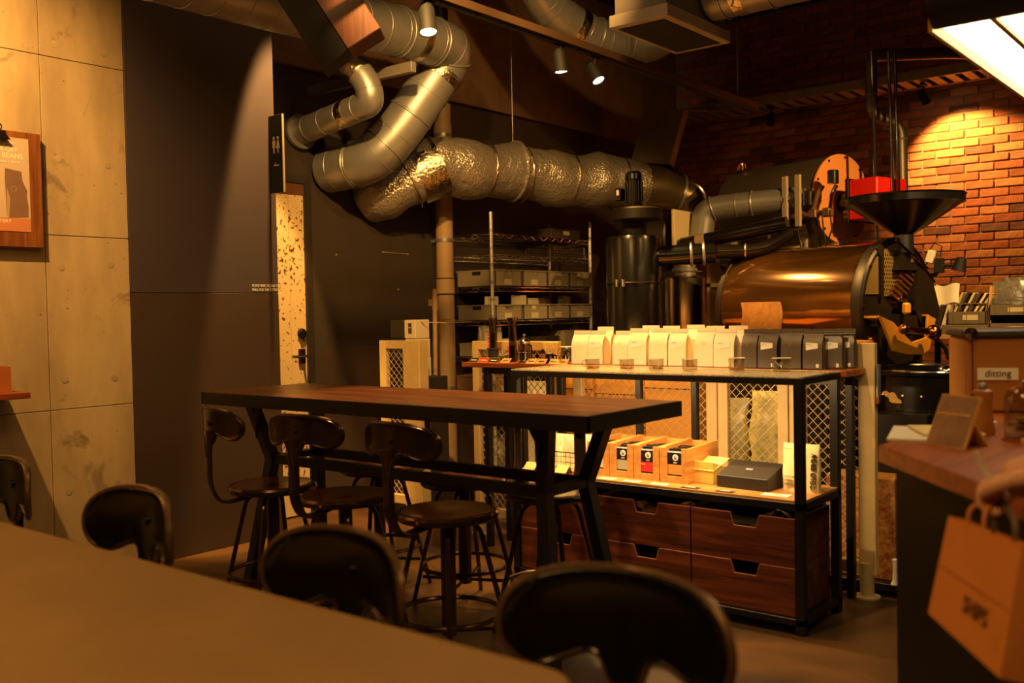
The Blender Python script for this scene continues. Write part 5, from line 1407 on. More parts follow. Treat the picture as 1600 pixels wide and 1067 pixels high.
for f in (.62, .82): 
    p = Vector((CX + .10 + .30 * f, CY + .05 + .17 * f, 1.55 + .01 * f)); MB().ring(p, .062, .008, 24, 6, (.3, .17, .01)).part('pipe_clamp', m_steel, t)
# link pipe to the roaster
t = thing('link_pipe', 'steel pipe joining the cyclone to the roaster drum', 'pipe', loc=(-2.5, 5.05, 1.5))
MB().tube(path_round([(-2.57, 5.03, 1.565), (-2.42, 5.10, 1.565), (-2.32, 5.13, 1.575), (-2.20, 5.20, 1.66)], .06), .040, 18).part('pipe', m_gun, t)
MB().ring((-2.43, 5.095, 1.565), .041, .006, 20, 6, (.15, .07, 0)).part('sleeve_ring', m_tape, t)

# steel filter cylinder
SX, SY = -2.90, 5.25
t = thing('steel_filter', 'short stainless steel cylinder between the cyclone and the roaster', 'filter drum', loc=(SX, SY, 0))
MB().lathe([(.10, .7), (.12, .75), (.12, 1.43), (.10, 1.445), (.07, 1.45)], (SX, SY, 0), 36).part('cylinder', M('brushed_stainless', (190, 178, 158), 0.22, 1.0, 0.1, 3, stretch=(1, 1, .1)), t, smooth=40)
MB().lathe([(.066, 1.445), (.066, 1.47), (.076, 1.475), (.076, 1.49), (.066, 1.495), (.066, 1.51), (.07, 1.515), (.07, 1.53), (.05, 1.535)], (SX, SY, 0), 28).part('neck', m_steel, t)
for k in range(3):
    a = 2 * PI * k / 3; MB().cyl((SX + .1 * math.cos(a), SY + .1 * math.sin(a), 0), (SX + .1 * math.cos(a), SY + .1 * math.sin(a), .76), .012, n=8).part('leg', m_blackm, t)
# blower with pale side plate
t = thing('blower', 'blower housing with pale square side plate under the foil duct', 'blower', loc=(-3.15, 5.85, 0))
MB().lathe([(.16, -.07), (.17, -.06), (.17, .06), (.16, .07)], (-3.30, 5.72, 1.72), 36, axis=(1, .1, 0)).part('scroll', m_cast, t)
MB().obox((-3.17, 5.74, 1.72), (.022, .36, .34), rotz(.1)).part('side_plate', M('pale_plate', (206, 188, 150), 0.5), t, bevel=0.004)
MB().box(-3.42, -3.12, 5.58, 5.90, 0, 1.5).part('stand', m_cast, t, bevel=0.006)
# exhaust duct from the blower to the afterburner
duct('afterburner_duct', 'shiny elbowed steel duct leading into the big horizontal cylinder',
     [(-3.12, 5.84, 1.60), (-3.08, 5.86, 1.90), (-2.95, 5.90, 1.915), (-2.60, 5.98, 1.93), (-2.42, 6.02, 1.93)], .078, .10, bands=(.35, .62, .97), seams=.5, tapes=(.85,))
t = thing('inclined_pipe', 'dark pipe rising from the blower towards the gas valves', 'pipe', loc=(-2.8, 5.7, 1.7))
MB().cyl((-3.12, 5.62, 1.66), (-2.45, 5.72, 1.755), .046, n=20).part('pipe', m_gun, t)
MB().cyl((-3.02, 5.635, 1.674), (-2.96, 5.644, 1.683), .049, n=20).part('joint_tape', m_pipe, t)

# afterburner: horizontal cylinder with pale end disc
AF = Vector((-2.30, 6.20, 1.93)); ad = Vector((math.cos(math.radians(-16)), math.sin(math.radians(-16)), 0)); asd = Vector((-ad.y, ad.x, 0))
t = thing('afterburner', 'large horizontal steel cylinder with pale round end disc behind the roaster', 'afterburner', loc=(AF.x, AF.y, 0))
m_ash = M('heat_stained_steel', (116, 104, 92), 0.42, 0.6, 0.35, 4)
MB().lathe([(.22, -.86), (.275, -.80), (.275, 0.0)], AF, 44, axis=ad).part('shell', m_ash, t, smooth=40)
MB().lathe([(.283, 0), (.283, .012), (0, .012)], AF, 48, axis=ad).part('end_disc', M('tan_enamel_disc', (222, 148, 84), 0.5), t, smooth=30)
for k in range(10):
    a = 2 * PI * k / 10 + .2; p = AF + ad * .012 + (asd * math.cos(a) + Vector((0, 0, 1)) * math.sin(a)) * .265; MB().cyl(p, p + ad * .006, .008, n=6).part('bolt', m_gun, t)
MB().lathe([(.02, 0), (.03, .02), (.028, .05), (0, .06)], AF + ad * -.75 + Vector((0, -.12, .26)), 14).part('sight_cap', m_brass, t)
for f in (-.70, -.12):
    for sgn in (-1, 1):
        p = AF + ad * f + asd * .2 * sgn; MB().box(p.x - .025, p.x + .025, p.y - .025, p.y + .025, 0, AF.z - .15).part('support_leg', M('leg_white', (190, 176, 150), 0.45, 0.2), t)
MB().cyl(AF + ad * .012 + Vector((0, 0, -.03)), AF + ad * .14 + Vector((0, 0, -.03)), .06, n=20).part('burner_tube', m_gun, t)
# red burner box
bc = AF + ad * .27 + Vector((0, 0, -.035))
t = thing('burner_box', 'bright red burner control box behind the hopper', 'burner', loc=(bc.x, bc.y, bc.z - .13))
Rb = rotz(math.radians(-16))
MB().obox(bc, (.20, .30, .25), Rb).part('cover', M('signal_red_enamel', (206, 24, 12), 0.4), t, bevel=0.008)
MB().obox(bc - ad * .112, (.025, .31, .27), Rb).part('black_flange', m_gloss, t, bevel=0.004)
for z in (-.10, -.07): 
    p = bc - ad * .112 - asd * .12 + Vector((0, 0, z)); MB().cyl(p - asd * .05, p, .014, n=10).part('connector', m_chrome, t)
# gas train: copper pipes, valves, black caps
G = AF + ad * (-.05) - asd * .32
t = thing('gas_valve_train', 'cluster of gas pipes and black valves in front of the pale disc', 'gas valves', loc=(G.x, G.y, 1.6))
m_cop = M('copper_brown_pipe', (146, 112, 80), 0.4, 0.7)
def gp(a, s, z): return AF + ad * a - asd * s + Vector((0, 0, z))
MB().tube(path_round([gp(-.32, .30, -.30), gp(-.32, .30, -.14), gp(-.26, .30, -.11), gp(.12, .30, -.11)], .04), .017, 10).part('gas_pipe', m_cop, t)
MB().tube(path_round([gp(-.40, .30, -.20), gp(-.02, .30, -.20), gp(.0, .30, -.24), gp(.0, .30, -.42)], .03), .015, 10).part('gas_pipe', m_cop, t)
MB().tube(path_round([gp(.02, .30, -.10), gp(.05, .30, .0), gp(.08, .28, .06)], .03), .015, 10).part('gas_pipe', m_cop, t)
MB().tube(path_round([gp(.14, .30, -.12), gp(.16, .30, .0), gp(.18, .28, .05)], .03), .013, 10).part('gas_pipe', m_chrome, t)
for (a, z, r, h_) in ((-.10, -.06, .030, .06), (-.01, -.055, .036, .085), (.17, .06, .034, .075)):
    MB().lathe([(r, 0), (r, h_), (r * .8, h_ + .006)], gp(a, .30, z), 18).part('solenoid', m_gloss, t)
for a in (-.08, .03, .13): MB().obox(gp(a, .30, -.11), (.055, .05, .055), Rb).part('valve_body', m_cop, t, bevel=0.006)
for a in (-.16, -.06): MB().obox(gp(a, .34, -.02), (.035, .02, .32), Rb).part('white_bracket', M('leg_white', (190, 176, 150), 0.45, 0.2), t)
for k, a in enumerate((-.09, .10, .16)): MB().tube([gp(a, .32, -.10), gp(a + .02, .33, -.22), gp(a + (.05 if k != 2 else -.04), .33, -.36)], .005, 6).part('cable', m_black, t)
MB().obox(gp(.06, .33, -.28), (.05, .03, .26), Rb @ Matrix.Rotation(math.radians(-18), 3, 'Y')).part('strut', m_gun, t)

# chimney pipes
t = thing('flue_pipe', 'grey pipe with offset bends rising from behind the red burner box', 'pipe', loc=(-1.99, 6.02, 1.8))
MB().tube(path_round([(-1.95, 6.32, 1.6), (-1.96, 6.32, 2.36), (-2.10, 6.20, 2.44), (-2.10, 6.20, 2.80), (-1.80, 6.70, 2.86), (-1.2, 7.9, 2.95)], .06), .037, 18).part('pipe', m_ash, t)
for p, d in (((-2.10, 6.20, 2.56), (0, 0, 1)), ((-1.96, 6.32, 2.28), (0, 0, 1))): MB().ring(p, .039, .005, 20, 6, d).part('joint_ring', m_steel, t)
for i, (x0, y0, x1) in enumerate(((-2.035, 6.02, -2.01), (-1.935, 6.08, -1.925), (-1.905, 6.10, -1.90))):
    MB().cyl((x1, y0, 1.62), (x0 - (0 if i == 0 else .02), y0, 2.78), .010, n=10).thing('conduit', m_chrome, ['thin bright conduit left of the grey flue pipe', 'thin bright conduit just right of the grey flue pipe', 'thin bright conduit farthest right beside the flue pipe'][i], 'conduit', group='conduits beside the flue pipe')
# white shelf furniture glimpsed behind the machines
t = thing('white_shelf_unit', 'white shelf unit glimpsed between the cyclone pipes', 'shelf unit', loc=(-3.2, 7.3, 0))
m_ws = M('white_laminate', (226, 204, 150), 0.5)
MB().box(-3.75, -2.75, 7.45, 7.50, 0, 2.0).part('back_panel', m_ws, t)
for z in (.4, .9, 1.42, 1.62): MB().box(-3.75, -2.75, 7.15, 7.45, z, z + .03).part('shelf_board', m_ws, t)
for x in (-3.75, -3.25, -2.78): MB().box(x, x + .03, 7.15, 7.45, 0, 1.65).part('upright', m_ws, t)
MB().box(-3.20, -2.95, 7.2, 7.4, 1.45, 1.56).thing('storage_carton', m_white, 'white carton on the shelf unit behind the machines', 'box', bevel=0.004)

# behind the fence: sacks, bins, cartons
m_sack = M('clear_green_print_sack', (206, 192, 128), 0.35, 0, 0.5, 22, col2=(130, 140, 84), bump=0.4, bscale=18, coat=0.3)
for i, (x, y, h_) in enumerate(((-2.23, 4.50, .80), (-2.04, 4.50, .84))):
    b = pouch((x, y, 0.0), .17, .24, h_, .1 - .2 * i, m_sack); 
    b.v = [p + Vector((.012 * math.sin(p.z * 25 + i), .01 * math.sin(p.x * 40), 0)) for p in b.v]
    b.thing('bean_sack', m_sack, 'clear plastic sack printed green behind the mesh, %s one' % ['left', 'right'][i], 'sack', smooth=60)
m_amber = M('amber_carton', (222, 156, 58), 0.7, 0, 0.1, 5)
for i, (x0, x1, h_) in enumerate(((-3.22, -2.92, .92), (-2.90, -2.62, .90), (-2.60, -2.33, .94))):
    t = thing('bean_carton', 'tall amber carton standing behind the mesh fence, %s of three' % cn[i], 'carton', loc=((x0 + x1) / 2, 4.42, 0), group='amber cartons behind the fence')
    MB().box(x0, x1, 4.28, 4.56, 0, h_).part('carton', m_amber, t, bevel=0.003)
    MB().box(x0 + .002, x1 - .002, 4.278, 4.281, h_ - .09, h_ - .085).part('flap_line', m_ink, t)
pr_ = M('printed_bean_carton', (196, 146, 74), 0.6, 0, 0.9, 34, col2=(120, 40, 24), detail=2)
t = thing('printed_carton', 'carton with red and cream bean print behind the mesh gate', 'carton', loc=(-1.50, 4.36, 0))
MB().box(-1.66, -1.36, 4.27, 4.42, .06, .50).part('carton', pr_, t, bevel=0.003)
MB().box(-1.655, -1.365, 4.275, 4.415, .50, .503).part('lid', m_amber, t)
MB().box(-1.80, -1.30, 4.22, 4.425, .025, .058).thing('wooden_pallet', m_cast, 'low dark pallet under the printed carton', 'pallet', bevel=0.003)
MB().lathe([(.018, 0), (.020, .004), (.012, .02), (.010, .09), (.014, .11), (0, .115)], (-1.345, 4.225, 0.058), 14).thing('white_bottle', m_white, 'small white object on the pallet beside the fence post', 'bottle')
m_sackw = M('white_woven_sack', (206, 196, 170), 0.7, 0, 0.2, 20, bump=0.4, bscale=22)
b = pouch((-3.35, 4.36, 0), .30, .26, .86, 0.1, m_sackw); b.thing('woven_sack', m_sackw, 'pale woven sack behind the left mesh panel', 'sack', smooth=60)
b = pouch((-3.52, 4.66, 0), .24, .22, .66, -.2, m_bagl); b.thing('foil_sack', m_bagl, 'shiny silver sack behind the left mesh panel', 'sack', smooth=60)
for i, (x, z, c_) in enumerate(((-4.30, .50, 'label_red'), (-4.27, .36, 'label_white'), (-4.24, .60, 'label_red'))):
    pass
# ------------------------------------------------------------------ service counter at the right
m_ctr = wood('counter_walnut', (176, 94, 40), (130, 62, 24), 0.4, 2.6, 1)
m_panel = M('black_counter_panel', (11, 10, 9), 0.55, 0, 0.2, 6)
t = thing('service_counter', 'service counter with brown wooden top and black panelled front', 'counter', loc=(0, 2.6, 0))
A_ = (-.82, 2.449); dx_, dy_ = .629, -.777
poly = [A_, (1.004, .196), (1.33, .46), (-.30, 2.474), (-.30, 3.75), (-.82, 3.75)]
MB().prism(poly, (0, 0, .86), (1, 0, 0), (0, 1, 0), .042).part('worktop', m_ctr, t, bevel=0.003)
inset = [(-.785, 2.475), (.985, .284), (1.262, .47), (-.34, 2.455), (-.34, 3.70), (-.785, 3.70)]
MB().prism(inset, (0, 0, .0), (1, 0, 0), (0, 1, 0), .86).part('front_panel', m_panel, t)
CT = .902
# coffee grinder
t = thing('shop_grinder', 'tan coffee grinder with a white maker plate on the counter', 'grinder', loc=(-.72, 3.5, CT))
m_tan = M('tan_machine_enamel', (176, 118, 58), 0.42, 0.1, 0.06, 5)
gx0, gx1, gy0, gy1 = -.915, -.56, 3.40, 3.72
R_ = rotz(math.radians(24)); gc = Vector((-.745, 3.52, 0))
MB().obox(gc + Vector((0, 0, CT + .12)), (.33, .30, .24), R_).part('body', m_tan, t, bevel=0.010)
MB().obox(gc + Vector((0, 0, CT + .252)), (.35, .32, .024), R_).part('top_band', M('slate_band', (62, 58, 54), 0.45), t, bevel=0.006)
fo = gc + R_ @ Vector((0, -.152, 0)); ux = R_ @ Vector((1, 0, 0))
MB().prism([(-.130, .105), (-.012, .105), (-.012, .143), (-.130, .143)], fo + Vector((0, 0, CT)), ux, (0, 0, 1), .002).part('maker_plate', m_white, t)
text('lettering', 'ditting', .030, fo - ux * .071 + R_ @ Vector((0, -.003, 0)) + Vector((0, 0, CT + .116)), ux, (0, 0, 1), M('plate_ink', (56, 52, 70), 0.6), t, align='CENTER')
for sx in (-.145, .15): MB().prism([(sx, .0), (sx + .003, .0), (sx + .003, .235), (sx, .235)], fo + Vector((0, 0, CT + .002)), ux, (0, 0, 1), .0015).part('panel_joint', m_cast, t)
MB().lathe([(.02, 0), (.02, .012), (0, .014)], gc + R_ @ Vector((-.15, -.155, CT + .252)), 12, axis=R_ @ Vector((0, -1, 0))).part('knob', m_chrome, t)
# papers, standing menu card, wooden mill, jar
for i, (x, y, a, w_, h_, c_) in enumerate(((-.76, 2.70, .25, .21, .29, m_white), (-.74, 2.74, .5, .15, .2, M('cream_sheet', (226, 206, 150), 0.7)), (-.70, 2.86, .1, .10, .15, m_white))):
    MB().obox((x, y, CT + .004 + i * .007), (w_, h_, .006), rotz(a)).thing('paper_pad', c_, ['large white menu sheet on the counter corner', 'cream sheet lying on the white menu sheet', 'small white slip on top of the counter papers'][i], 'paper')
t = thing('menu_stand', 'tilted photo card in a pale wooden easel frame on the counter', 'menu stand', loc=(-.665, 2.53, CT), rz=math.radians(-30), local=True)
m_pale = wood('pale_beech', (220, 178, 112), (196, 150, 86), 0.5, 3, 2)
MB().prism([(-.06, 0), (.06, 0), (.06, .135), (-.06, .135)], (0, -.03, 0), (1, 0, 0), (0, .42, .91), -.008).part('frame', m_pale, t)
MB().prism([(-.055, .004), (.055, .004), (.055, .131), (-.055, .131)], (0, -.0306, 0), (1, 0, 0), (0, .42, .91), .0015).part('card', M('menu_brown_print', (120, 84, 70), 0.5, 0, 0.6, 9, col2=(186, 150, 128)), t)
MB().prism([(-.05, 0), (.05, 0), (.05, .10), (-.05, .10)], (0, .065, 0), (1, 0, 0), (0, -.6, .8), .006).part('back_leg', m_pale, t)
t = thing('wooden_mill', 'turned wooden mill with a metal cap on the counter', 'mill', loc=(-.66, 2.79, CT), local=True)
MB().lathe([(.034, 0), (.036, .01), (.030, .05), (.026, .09), (.031, .12), (.028, .135), (.016, .140)], (0, 0, 0), 22).part('body', M('turned_wood', (176, 112, 52), 0.45, 0, 0.2, 10), t)
MB().lathe([(.010, .140), (.015, .148), (.012, .158), (0, .161)], (0, 0, 0), 16).part('cap', m_steel, t)
MB().cyl((-.02, -.029, .12), (-.021, -.033, .12), .007, n=10).part('hole', m_black, t)
t = thing('cookie_jar', 'glass bell jar of cookies with steel band at the right picture edge', 'jar', loc=(-.545, 2.72, CT), local=True)
MB().lathe([(.055, .002), (.055, .11), (.052, .135), (.040, .152), (.0, .160)], (0, 0, 0), 28).part('bell', clear('jar_glass', (215, 210, 195), 0.7, 0.05), t)
MB().lathe([(.062, 0), (.062, .006), (0, .006)], (0, 0, 0), 28).part('base', m_ctr, t)
MB().sphere((0, 0, .168), .010, 10).part('knob', m_chrome, t.children[0])
for k in range(4):
    a = k * 1.7; MB().lathe([(.0, .0), (.026, .002), (.028, .010), (.0, .014)], (.018 * math.cos(a), .018 * math.sin(a), .008 + k * .017), 14).part('cookie', M('baked_cookie', (176, 140, 62), 0.8, 0, 0.3, 40), t)
for o_ in bpy.data.objects:
    if o_.get('category') in ('mill', 'jar'): o_.scale = (.86, .86, .86)
t = thing('cash_tray', 'flat wooden tray beside the glass jar on the counter', 'tray', loc=(-.425, 2.58, CT), rz=-.9, local=True)
MB().box(-.10, .10, -.06, .06, .001, .008).part('base', m_pale, t)
for q in ((-.10, .10, -.06, -.054), (-.10, .10, .054, .06), (-.10, -.094, -.054, .054), (.094, .10, -.054, .054)): MB().box(q[0], q[1], q[2], q[3], .008, .018).part('rim', m_pale, t)

# bench with bins behind the roaster
BX0, BX1, BY, BZ2 = -1.78, -.70, 5.86, 1.075
t = thing('back_bench', 'steel bench with tan front edge behind the roaster', 'bench', loc=(-1.2, 6.05, 0))
Rr = 0.0
MB().box(BX0, BX1, BY, BY + .45, BZ2 - .028, BZ2).part('top', M('bench_tan', (168, 134, 92), 0.55), t, bevel=0.003)
for x in (BX0 + .03, BX1 - .06):
    for y in (BY + .02, BY + .40): MB().box(x, x + .03, y, y + .03, 0, BZ2 - .028).part('leg', m_blackm, t)
MB().box(BX0 + .03, BX1 - .03, BY + .03, BY + .43, .45, .47).part('under_shelf', m_blackm, t)
MB().box(-1.52, -1.36, BY - .002, BY, BZ2 - .024, BZ2 - .004).part('edge_tag', m_pipe, t)
text('lettering', 'MON 2/7', .016, (-1.50, BY - .003, BZ2 - .020), (1, 0, 0), (0, 0, 1), m_ink, t)
m_binb = M('grey_parts_bin', (112, 102, 88), 0.45, 0, 0.15, 8)
def parts_bin(x0, x1, y0, y1, z, h, label, slope=True):
    t = thing('parts_bin', label, 'bin', loc=((x0 + x1) / 2, (y0 + y1) / 2, z), group='open front bins on the back bench')
    th = .004
    MB().box(x0, x1, y0, y1, z, z + th).part('base', m_binb, t)
    MB().box(x0, x1, y0, y0 + th, z, z + h * .6).part('front', m_binb, t)
    MB().box(x0, x1, y1 - th, y1, z, z + h).part('back', m_binb, t)
    for a in (x0, x1 - th): MB().prism([(y0, z), (y1, z), (y1, z + h), (y0 + .05, z + h), (y0, z + h * .6)], (a, 0, 0), (0, 1, 0), (0, 0, 1), th).part('side', m_binb, t)
    MB().box(x0 + .01, x1 - .01, y0 + .045, y0 + .052, z + h - .006, z + h).part('cross_bar', m_binb, t)
    MB().box((x0 + x1) / 2 - .02, (x0 + x1) / 2 + .06, y0 - .002, y0 - .0005, z + h * .2, z + h * .45).part('tag', m_tag, t)
    for k in range(3): MB().box(x0 + .03 + k * .07, x0 + .034 + k * .07, y0 - .003, y0, z + .01, z + h * .5).part('rib', m_binb, t)
b1 = (-1.575, -1.375)
MB().box(b1[0] - .03, b1[1] + .01, BY + .02, BY + .26, BZ2 + .001, BZ2 + .055).thing('clear_tray', m_binb, 'flat grey tray under the file bin on the bench', 'tray', bevel=0.003)
parts_bin(b1[0], b1[1], BY + .03, BY + .27, BZ2 + .056, .12, 'grey open bin full of booklets on the bench')
parts_bin(-1.355, -1.13, BY + .03, BY + .27, BZ2 + .001, .10, 'grey open bin at the bottom of the right stack')
parts_bin(-1.355, -1.13, BY + .03, BY + .27, BZ2 + .103, .10, 'grey open bin on top of the right stack')
bk = [M('book_%d' % i, c, .6) for i, c in enumerate(((196, 176, 140), (44, 38, 34), (206, 196, 176), (90, 60, 44), (226, 214, 190)))]
for i in range(6):
    x = -1.55 + i * .028
    MB().obox((x + .01, BY + .15, BZ2 + .056 + .10), (.012, .13, .17), Matrix.Rotation(math.radians(22 + i * 2), 3, 'Y')).thing('booklet', bk[i % 5], 'booklet leaning in the open bin, %s from the left' % on[i], 'booklet', group='booklets in the open bin')
for i in range(5):
    x = -1.72 + i * .032
    MB().obox((x, BY + .12, BZ2 + .088), (.022, .15, .165), Matrix.Rotation(math.radians(8 + 2 * i), 3, 'Y')).thing('file_book', bk[(i + 3) % 5], 'book standing on the bench left of the bins, %s from the left' % on[i], 'book', group='books on the back bench', bevel=0.001)
b = MB()
def fn(u, v): return (-1.73 + .20 * u, BY + .10 + .02 * math.sin(u * 5) + .03 * v, BZ2 + .175 + .11 * v + .008 * math.sin(u * 9))
b.grid(fn, 14, 6); b.thing('paper_sheet', m_white, 'white sheet of paper propped above the books on the bench', 'paper', smooth=60, solid=0.001)
for i, (dx, h_) in enumerate(((.0, .10), (.05, .12))):
    pouch((-1.28 + dx, BY + .14 + .04 * i, BZ2 + .205 - .09), .17, .06, h_ + .08, .05, m_bagl).thing('foil_pouch', m_bagl, 'silver pouch standing in the upper right bin, %s one' % ['front', 'rear'][i], 'pouch', smooth=50)
MB().obox((-1.365, BY + .12, BZ2 + .14), (.012, .10, .26), Matrix.Rotation(math.radians(4), 3, 'Y')).thing('wooden_ruler', m_pale, 'pale wooden ruler standing between the bins', 'ruler')
# small lamp and control boxes on an arm above the bench
t = thing('task_lamp', 'small black task lamp on an arm above the bench', 'lamp', loc=(-1.60, 5.97, 1.43))
MB().tube([(-1.75, 5.98, 1.40), (-1.66, 5.97, 1.42), (-1.62, 5.95, 1.47), (-1.56, 5.96, 1.47)], .012, 8).part('arm', m_black, t)
MB().obox((-1.635, 5.95, 1.47), (.05, .04, .085)).part('clamp', m_black, t, bevel=0.004)
MB().lathe([(.042, 0), (.030, .055), (.026, .075), (.010, .08)], (-1.535, 5.965, 1.435), 18, axis=(.25, 0, 1)).part('shade', m_black, t)
MB().cyl((-1.75, 5.98, 1.40), (-1.75, 5.98, BZ2), .014, n=10).part('post', m_black, t)
t = thing('switch_box', 'small white switch box with cables above the bench', 'switch', loc=(-1.70, 5.96, 1.50))
MB().obox((-1.685, 5.96, 1.525), (.045, .03, .075), Matrix.Rotation(.3, 3, 'Y')).part('case', m_white, t, bevel=0.004)
MB().tube([(-1.69, 5.95, 1.56), (-1.66, 5.95, 1.60), (-1.62, 5.95, 1.58), (-1.63, 5.95, 1.52)], .004, 6).part('cable', m_black, t)
MB().tube([(-1.70, 5.95, 1.49), (-1.72, 5.95, 1.46), (-1.70, 5.96, 1.42)], .004, 6).part('cable', m_black, t)
MB().obox((-1.775, 5.95, 1.50), (.04, .035, .08), Matrix.Rotation(-.7, 3, 'Y')).thing('sensor_unit', M('blue_grey_plastic', (104, 110, 118), .5), 'small blue grey sensor beside the white switch box', 'sensor', bevel=0.006)
# support bracket of the arm on the wall of the bench
MB().cyl((-1.775, 5.95, 1.47), (-1.76, 5.97, BZ2), .008, n=8).thing('sensor_post', m_black, 'thin post carrying the sensor and switch box', 'post')

# ochre bean tray rim behind the dark coffee bags
t = thing('bean_tray', 'round ochre tray of beans behind the dark coffee bags', 'tray', loc=(-1.75, 4.46, 0))
MB().lathe([(.235, .98), (.235, 1.085), (.227, 1.085), (.227, 1.0), (0, 1.0)], (-1.76, 4.47, 0), 40, cap=False).part('tray', m_ochre, t)
bean_heap((-1.76, 4.47, 1.045), .215, 420, 'beans', t)
MB().lathe([(.21, 1.0), (.21, 1.046), (0, 1.05)], (-1.76, 4.47, 0), 32, cap=False).part('bean_bed', m_bean, t)
MB().cyl((-1.76, 4.56, .0), (-1.76, 4.56, .985), .03, n=14).part('pedestal', m_cast, t)

# ------------------------------------------------------------------ things on the concrete wall
t = thing('poster_board', 'wooden clipboard with a coffee bag poster on the concrete wall', 'poster', loc=(-4.53, 2.0, 1.58))
m_cb = wood('stained_clipboard', (142, 84, 38), (94, 50, 20), 0.45, 2.2, 2, 0.12)
MB().box(XW + .022, XW + .040, 1.795, 2.165, 1.585, 2.105).part('board', m_cb, t, bevel=0.002)
for z in (1.68, 2.0): MB().box(XW, XW + .022, 1.9, 1.95, z - .02, z + .02).part('spacer', m_black, t)
MB().box(XW + .040, XW + .0415, 1.845, 2.108, 1.655, 2.075).part('paper', M('poster_mauve_paper', (186, 164, 146), 0.6), t)
xq = XW + .0417
MB().box(xq, xq + .0004, 1.845, 2.108, 1.655, 1.715).part('poster_table_print', M('poster_table', (190, 120, 78), 0.6), t)
bagp = [(2.003, 1.722), (2.012, 1.715), (2.097, 1.722), (2.099, 1.77), (2.092, 1.815), (2.095, 1.84), (2.075, 1.885), (2.072, 1.925), (2.000, 1.935), (1.998, 1.885)]
MB().prism(bagp, (xq + .0005, 0, 0), (0, 1, 0), (0, 0, 1), .0004).part('poster_bag_print', M('poster_bag', (124, 92, 78), 0.6, 0, 0.15, 12), t)
MB().prism([(2.003, 1.722), (2.012, 1.715), (2.018, 1.80), (2.006, 1.85)], (xq + .001, 0, 0), (0, 1, 0), (0, 0, 1), .0004).part('poster_bag_side_print', M('poster_bag_side', (166, 140, 112), 0.6), t)
MB().ring((xq + .001, 2.035, 1.845), .012, .0012, 18, 4, (1, 0, 0)).part('poster_emblem_print', MATS['poster_bag_side'], t)
mt = M('poster_white_print', (236, 226, 208), 0.6)
for s_, y, z, sz in (('% OFF', 1.975, 2.010, .030), ('BEANS', 1.988, 1.983, .030), ('hase a drink!', 1.980, 1.961, .016), ('TERY', 1.968, 1.692, .022), ('OMPANY', 1.998, 2.046, .010)):
    text('lettering', s_, sz, (xq + .0006, y, z), (0, 1, 0), (0, 0, 1), mt, t, sx=1.05)
MB().box(XW + .042, XW + .060, 1.93, 2.005, 2.072, 2.10).part('clip', m_gun, t, bevel=0.004)
MB().ring((XW + .05, 1.975, 2.115), .014, .003, 18, 6, (1, 0, 0)).part('clip_ring', m_gun, t)
MB().prism([(1.94, 2.06), (2.02, 2.06), (1.998, 2.085), (1.95, 2.085)], (XW + .060, 0, 0), (0, 1, 0), (0, 0, 1), .006).part('clip_jaw', m_gun, t)
# wall shelf with a caddy
t = thing('wall_shelf', 'red brown wooden wall shelf on black brackets at the left edge', 'shelf', loc=(-4.42, 1.4, .9))
MB().box(XW, -4.30, .7, 1.985, .915, .942).part('board', wood('red_shelf', (150, 74, 36), (104, 46, 22), .4, 3, 1), t, bevel=0.002)
for y in (1.0, 1.86): MB().box(XW, XW + .008, y - .015, y + .015, .80, .915).box(XW, XW + .16, y - .015, y + .015, .905, .915).part('bracket', m_black, t)
t = thing('stirrer_caddy', 'wooden caddy of white stirrers on the wall shelf', 'caddy', loc=(-4.42, 1.88, .942))
m_cad = M('orange_caddy_wood', (176, 98, 44), .5, 0, .2, 10)
MB().box(-4.47, -4.37, 1.865, 1.935, .943, .95).part('base', m_cad, t)
for q in ((-4.47, -4.464, 1.865, 1.935), (-4.376, -4.37, 1.865, 1.935), (-4.464, -4.376, 1.865, 1.871), (-4.464, -4.376, 1.929, 1.935)): MB().box(*q, .95, 1.055).part('side', m_cad, t)
for i in range(14):
    x, y = random.uniform(-4.46, -4.38), random.uniform(1.80, 1.855)
    MB().cyl((x, y, .95), (x + random.uniform(-.008, .008), y + random.uniform(-.008, .008), 1.085 + random.uniform(-.01, .01)), .0035, n=6).part('stirrer', m_white, t)
MB().lathe([(.045, 0), (.045, .10), (.042, .10), (.042, .004), (0, .004)], (-4.42, 1.825, .943), 20, cap=False).part('glass', clear('stirrer_glass', (225, 220, 205), .5, .05), t)
# washroom sign
t = thing('washroom_sign', 'projecting black washroom sign with two white figures and an arrow', 'sign', loc=(-4.48, 3.48, 1.94))
MB().box(XW, XW + .125, 3.475, 3.482, 1.945, 2.378).part('plate', m_black, t, bevel=0.001)
MB().box(XW + .121, XW + .126, 3.472, 3.484, 1.945, 2.378).part('edge_strip', m_zinc, t)
ys_ = 3.4745; m_pic = M('pictogram_white', (240, 226, 206), .6)
def disc(cx_, cz, r): return [(cx_ + r * math.cos(2 * PI * i / 14), cz + r * math.sin(2 * PI * i / 14)) for i in range(14)]
x1, x2, zb = XW + .046, XW + .082, 2.165
MB().prism(disc(x1, zb + .085, .009), (0, ys_, 0), (1, 0, 0), (0, 0, 1), .001).prism([(x1 - .006, zb), (x1 + .006, zb), (x1 + .006, zb + .03), (x1 + .013, zb + .032), (x1 + .013, zb + .072), (x1 - .013, zb + .072), (x1 - .013, zb + .032), (x1 - .006, zb + .03)], (0, ys_, 0), (1, 0, 0), (0, 0, 1), .001).part('man_figure', m_pic, t)
MB().prism(disc(x2, zb + .085, .009), (0, ys_, 0), (1, 0, 0), (0, 0, 1), .001).prism([(x2 - .005, zb), (x2 + .005, zb), (x2 + .005, zb + .024), (x2 + .017, zb + .026), (x2 + .006, zb + .072), (x2 - .006, zb + .072), (x2 - .017, zb + .026), (x2 - .005, zb + .024)], (0, ys_, 0), (1, 0, 0), (0, 0, 1), .001).part('woman_figure', m_pic, t)
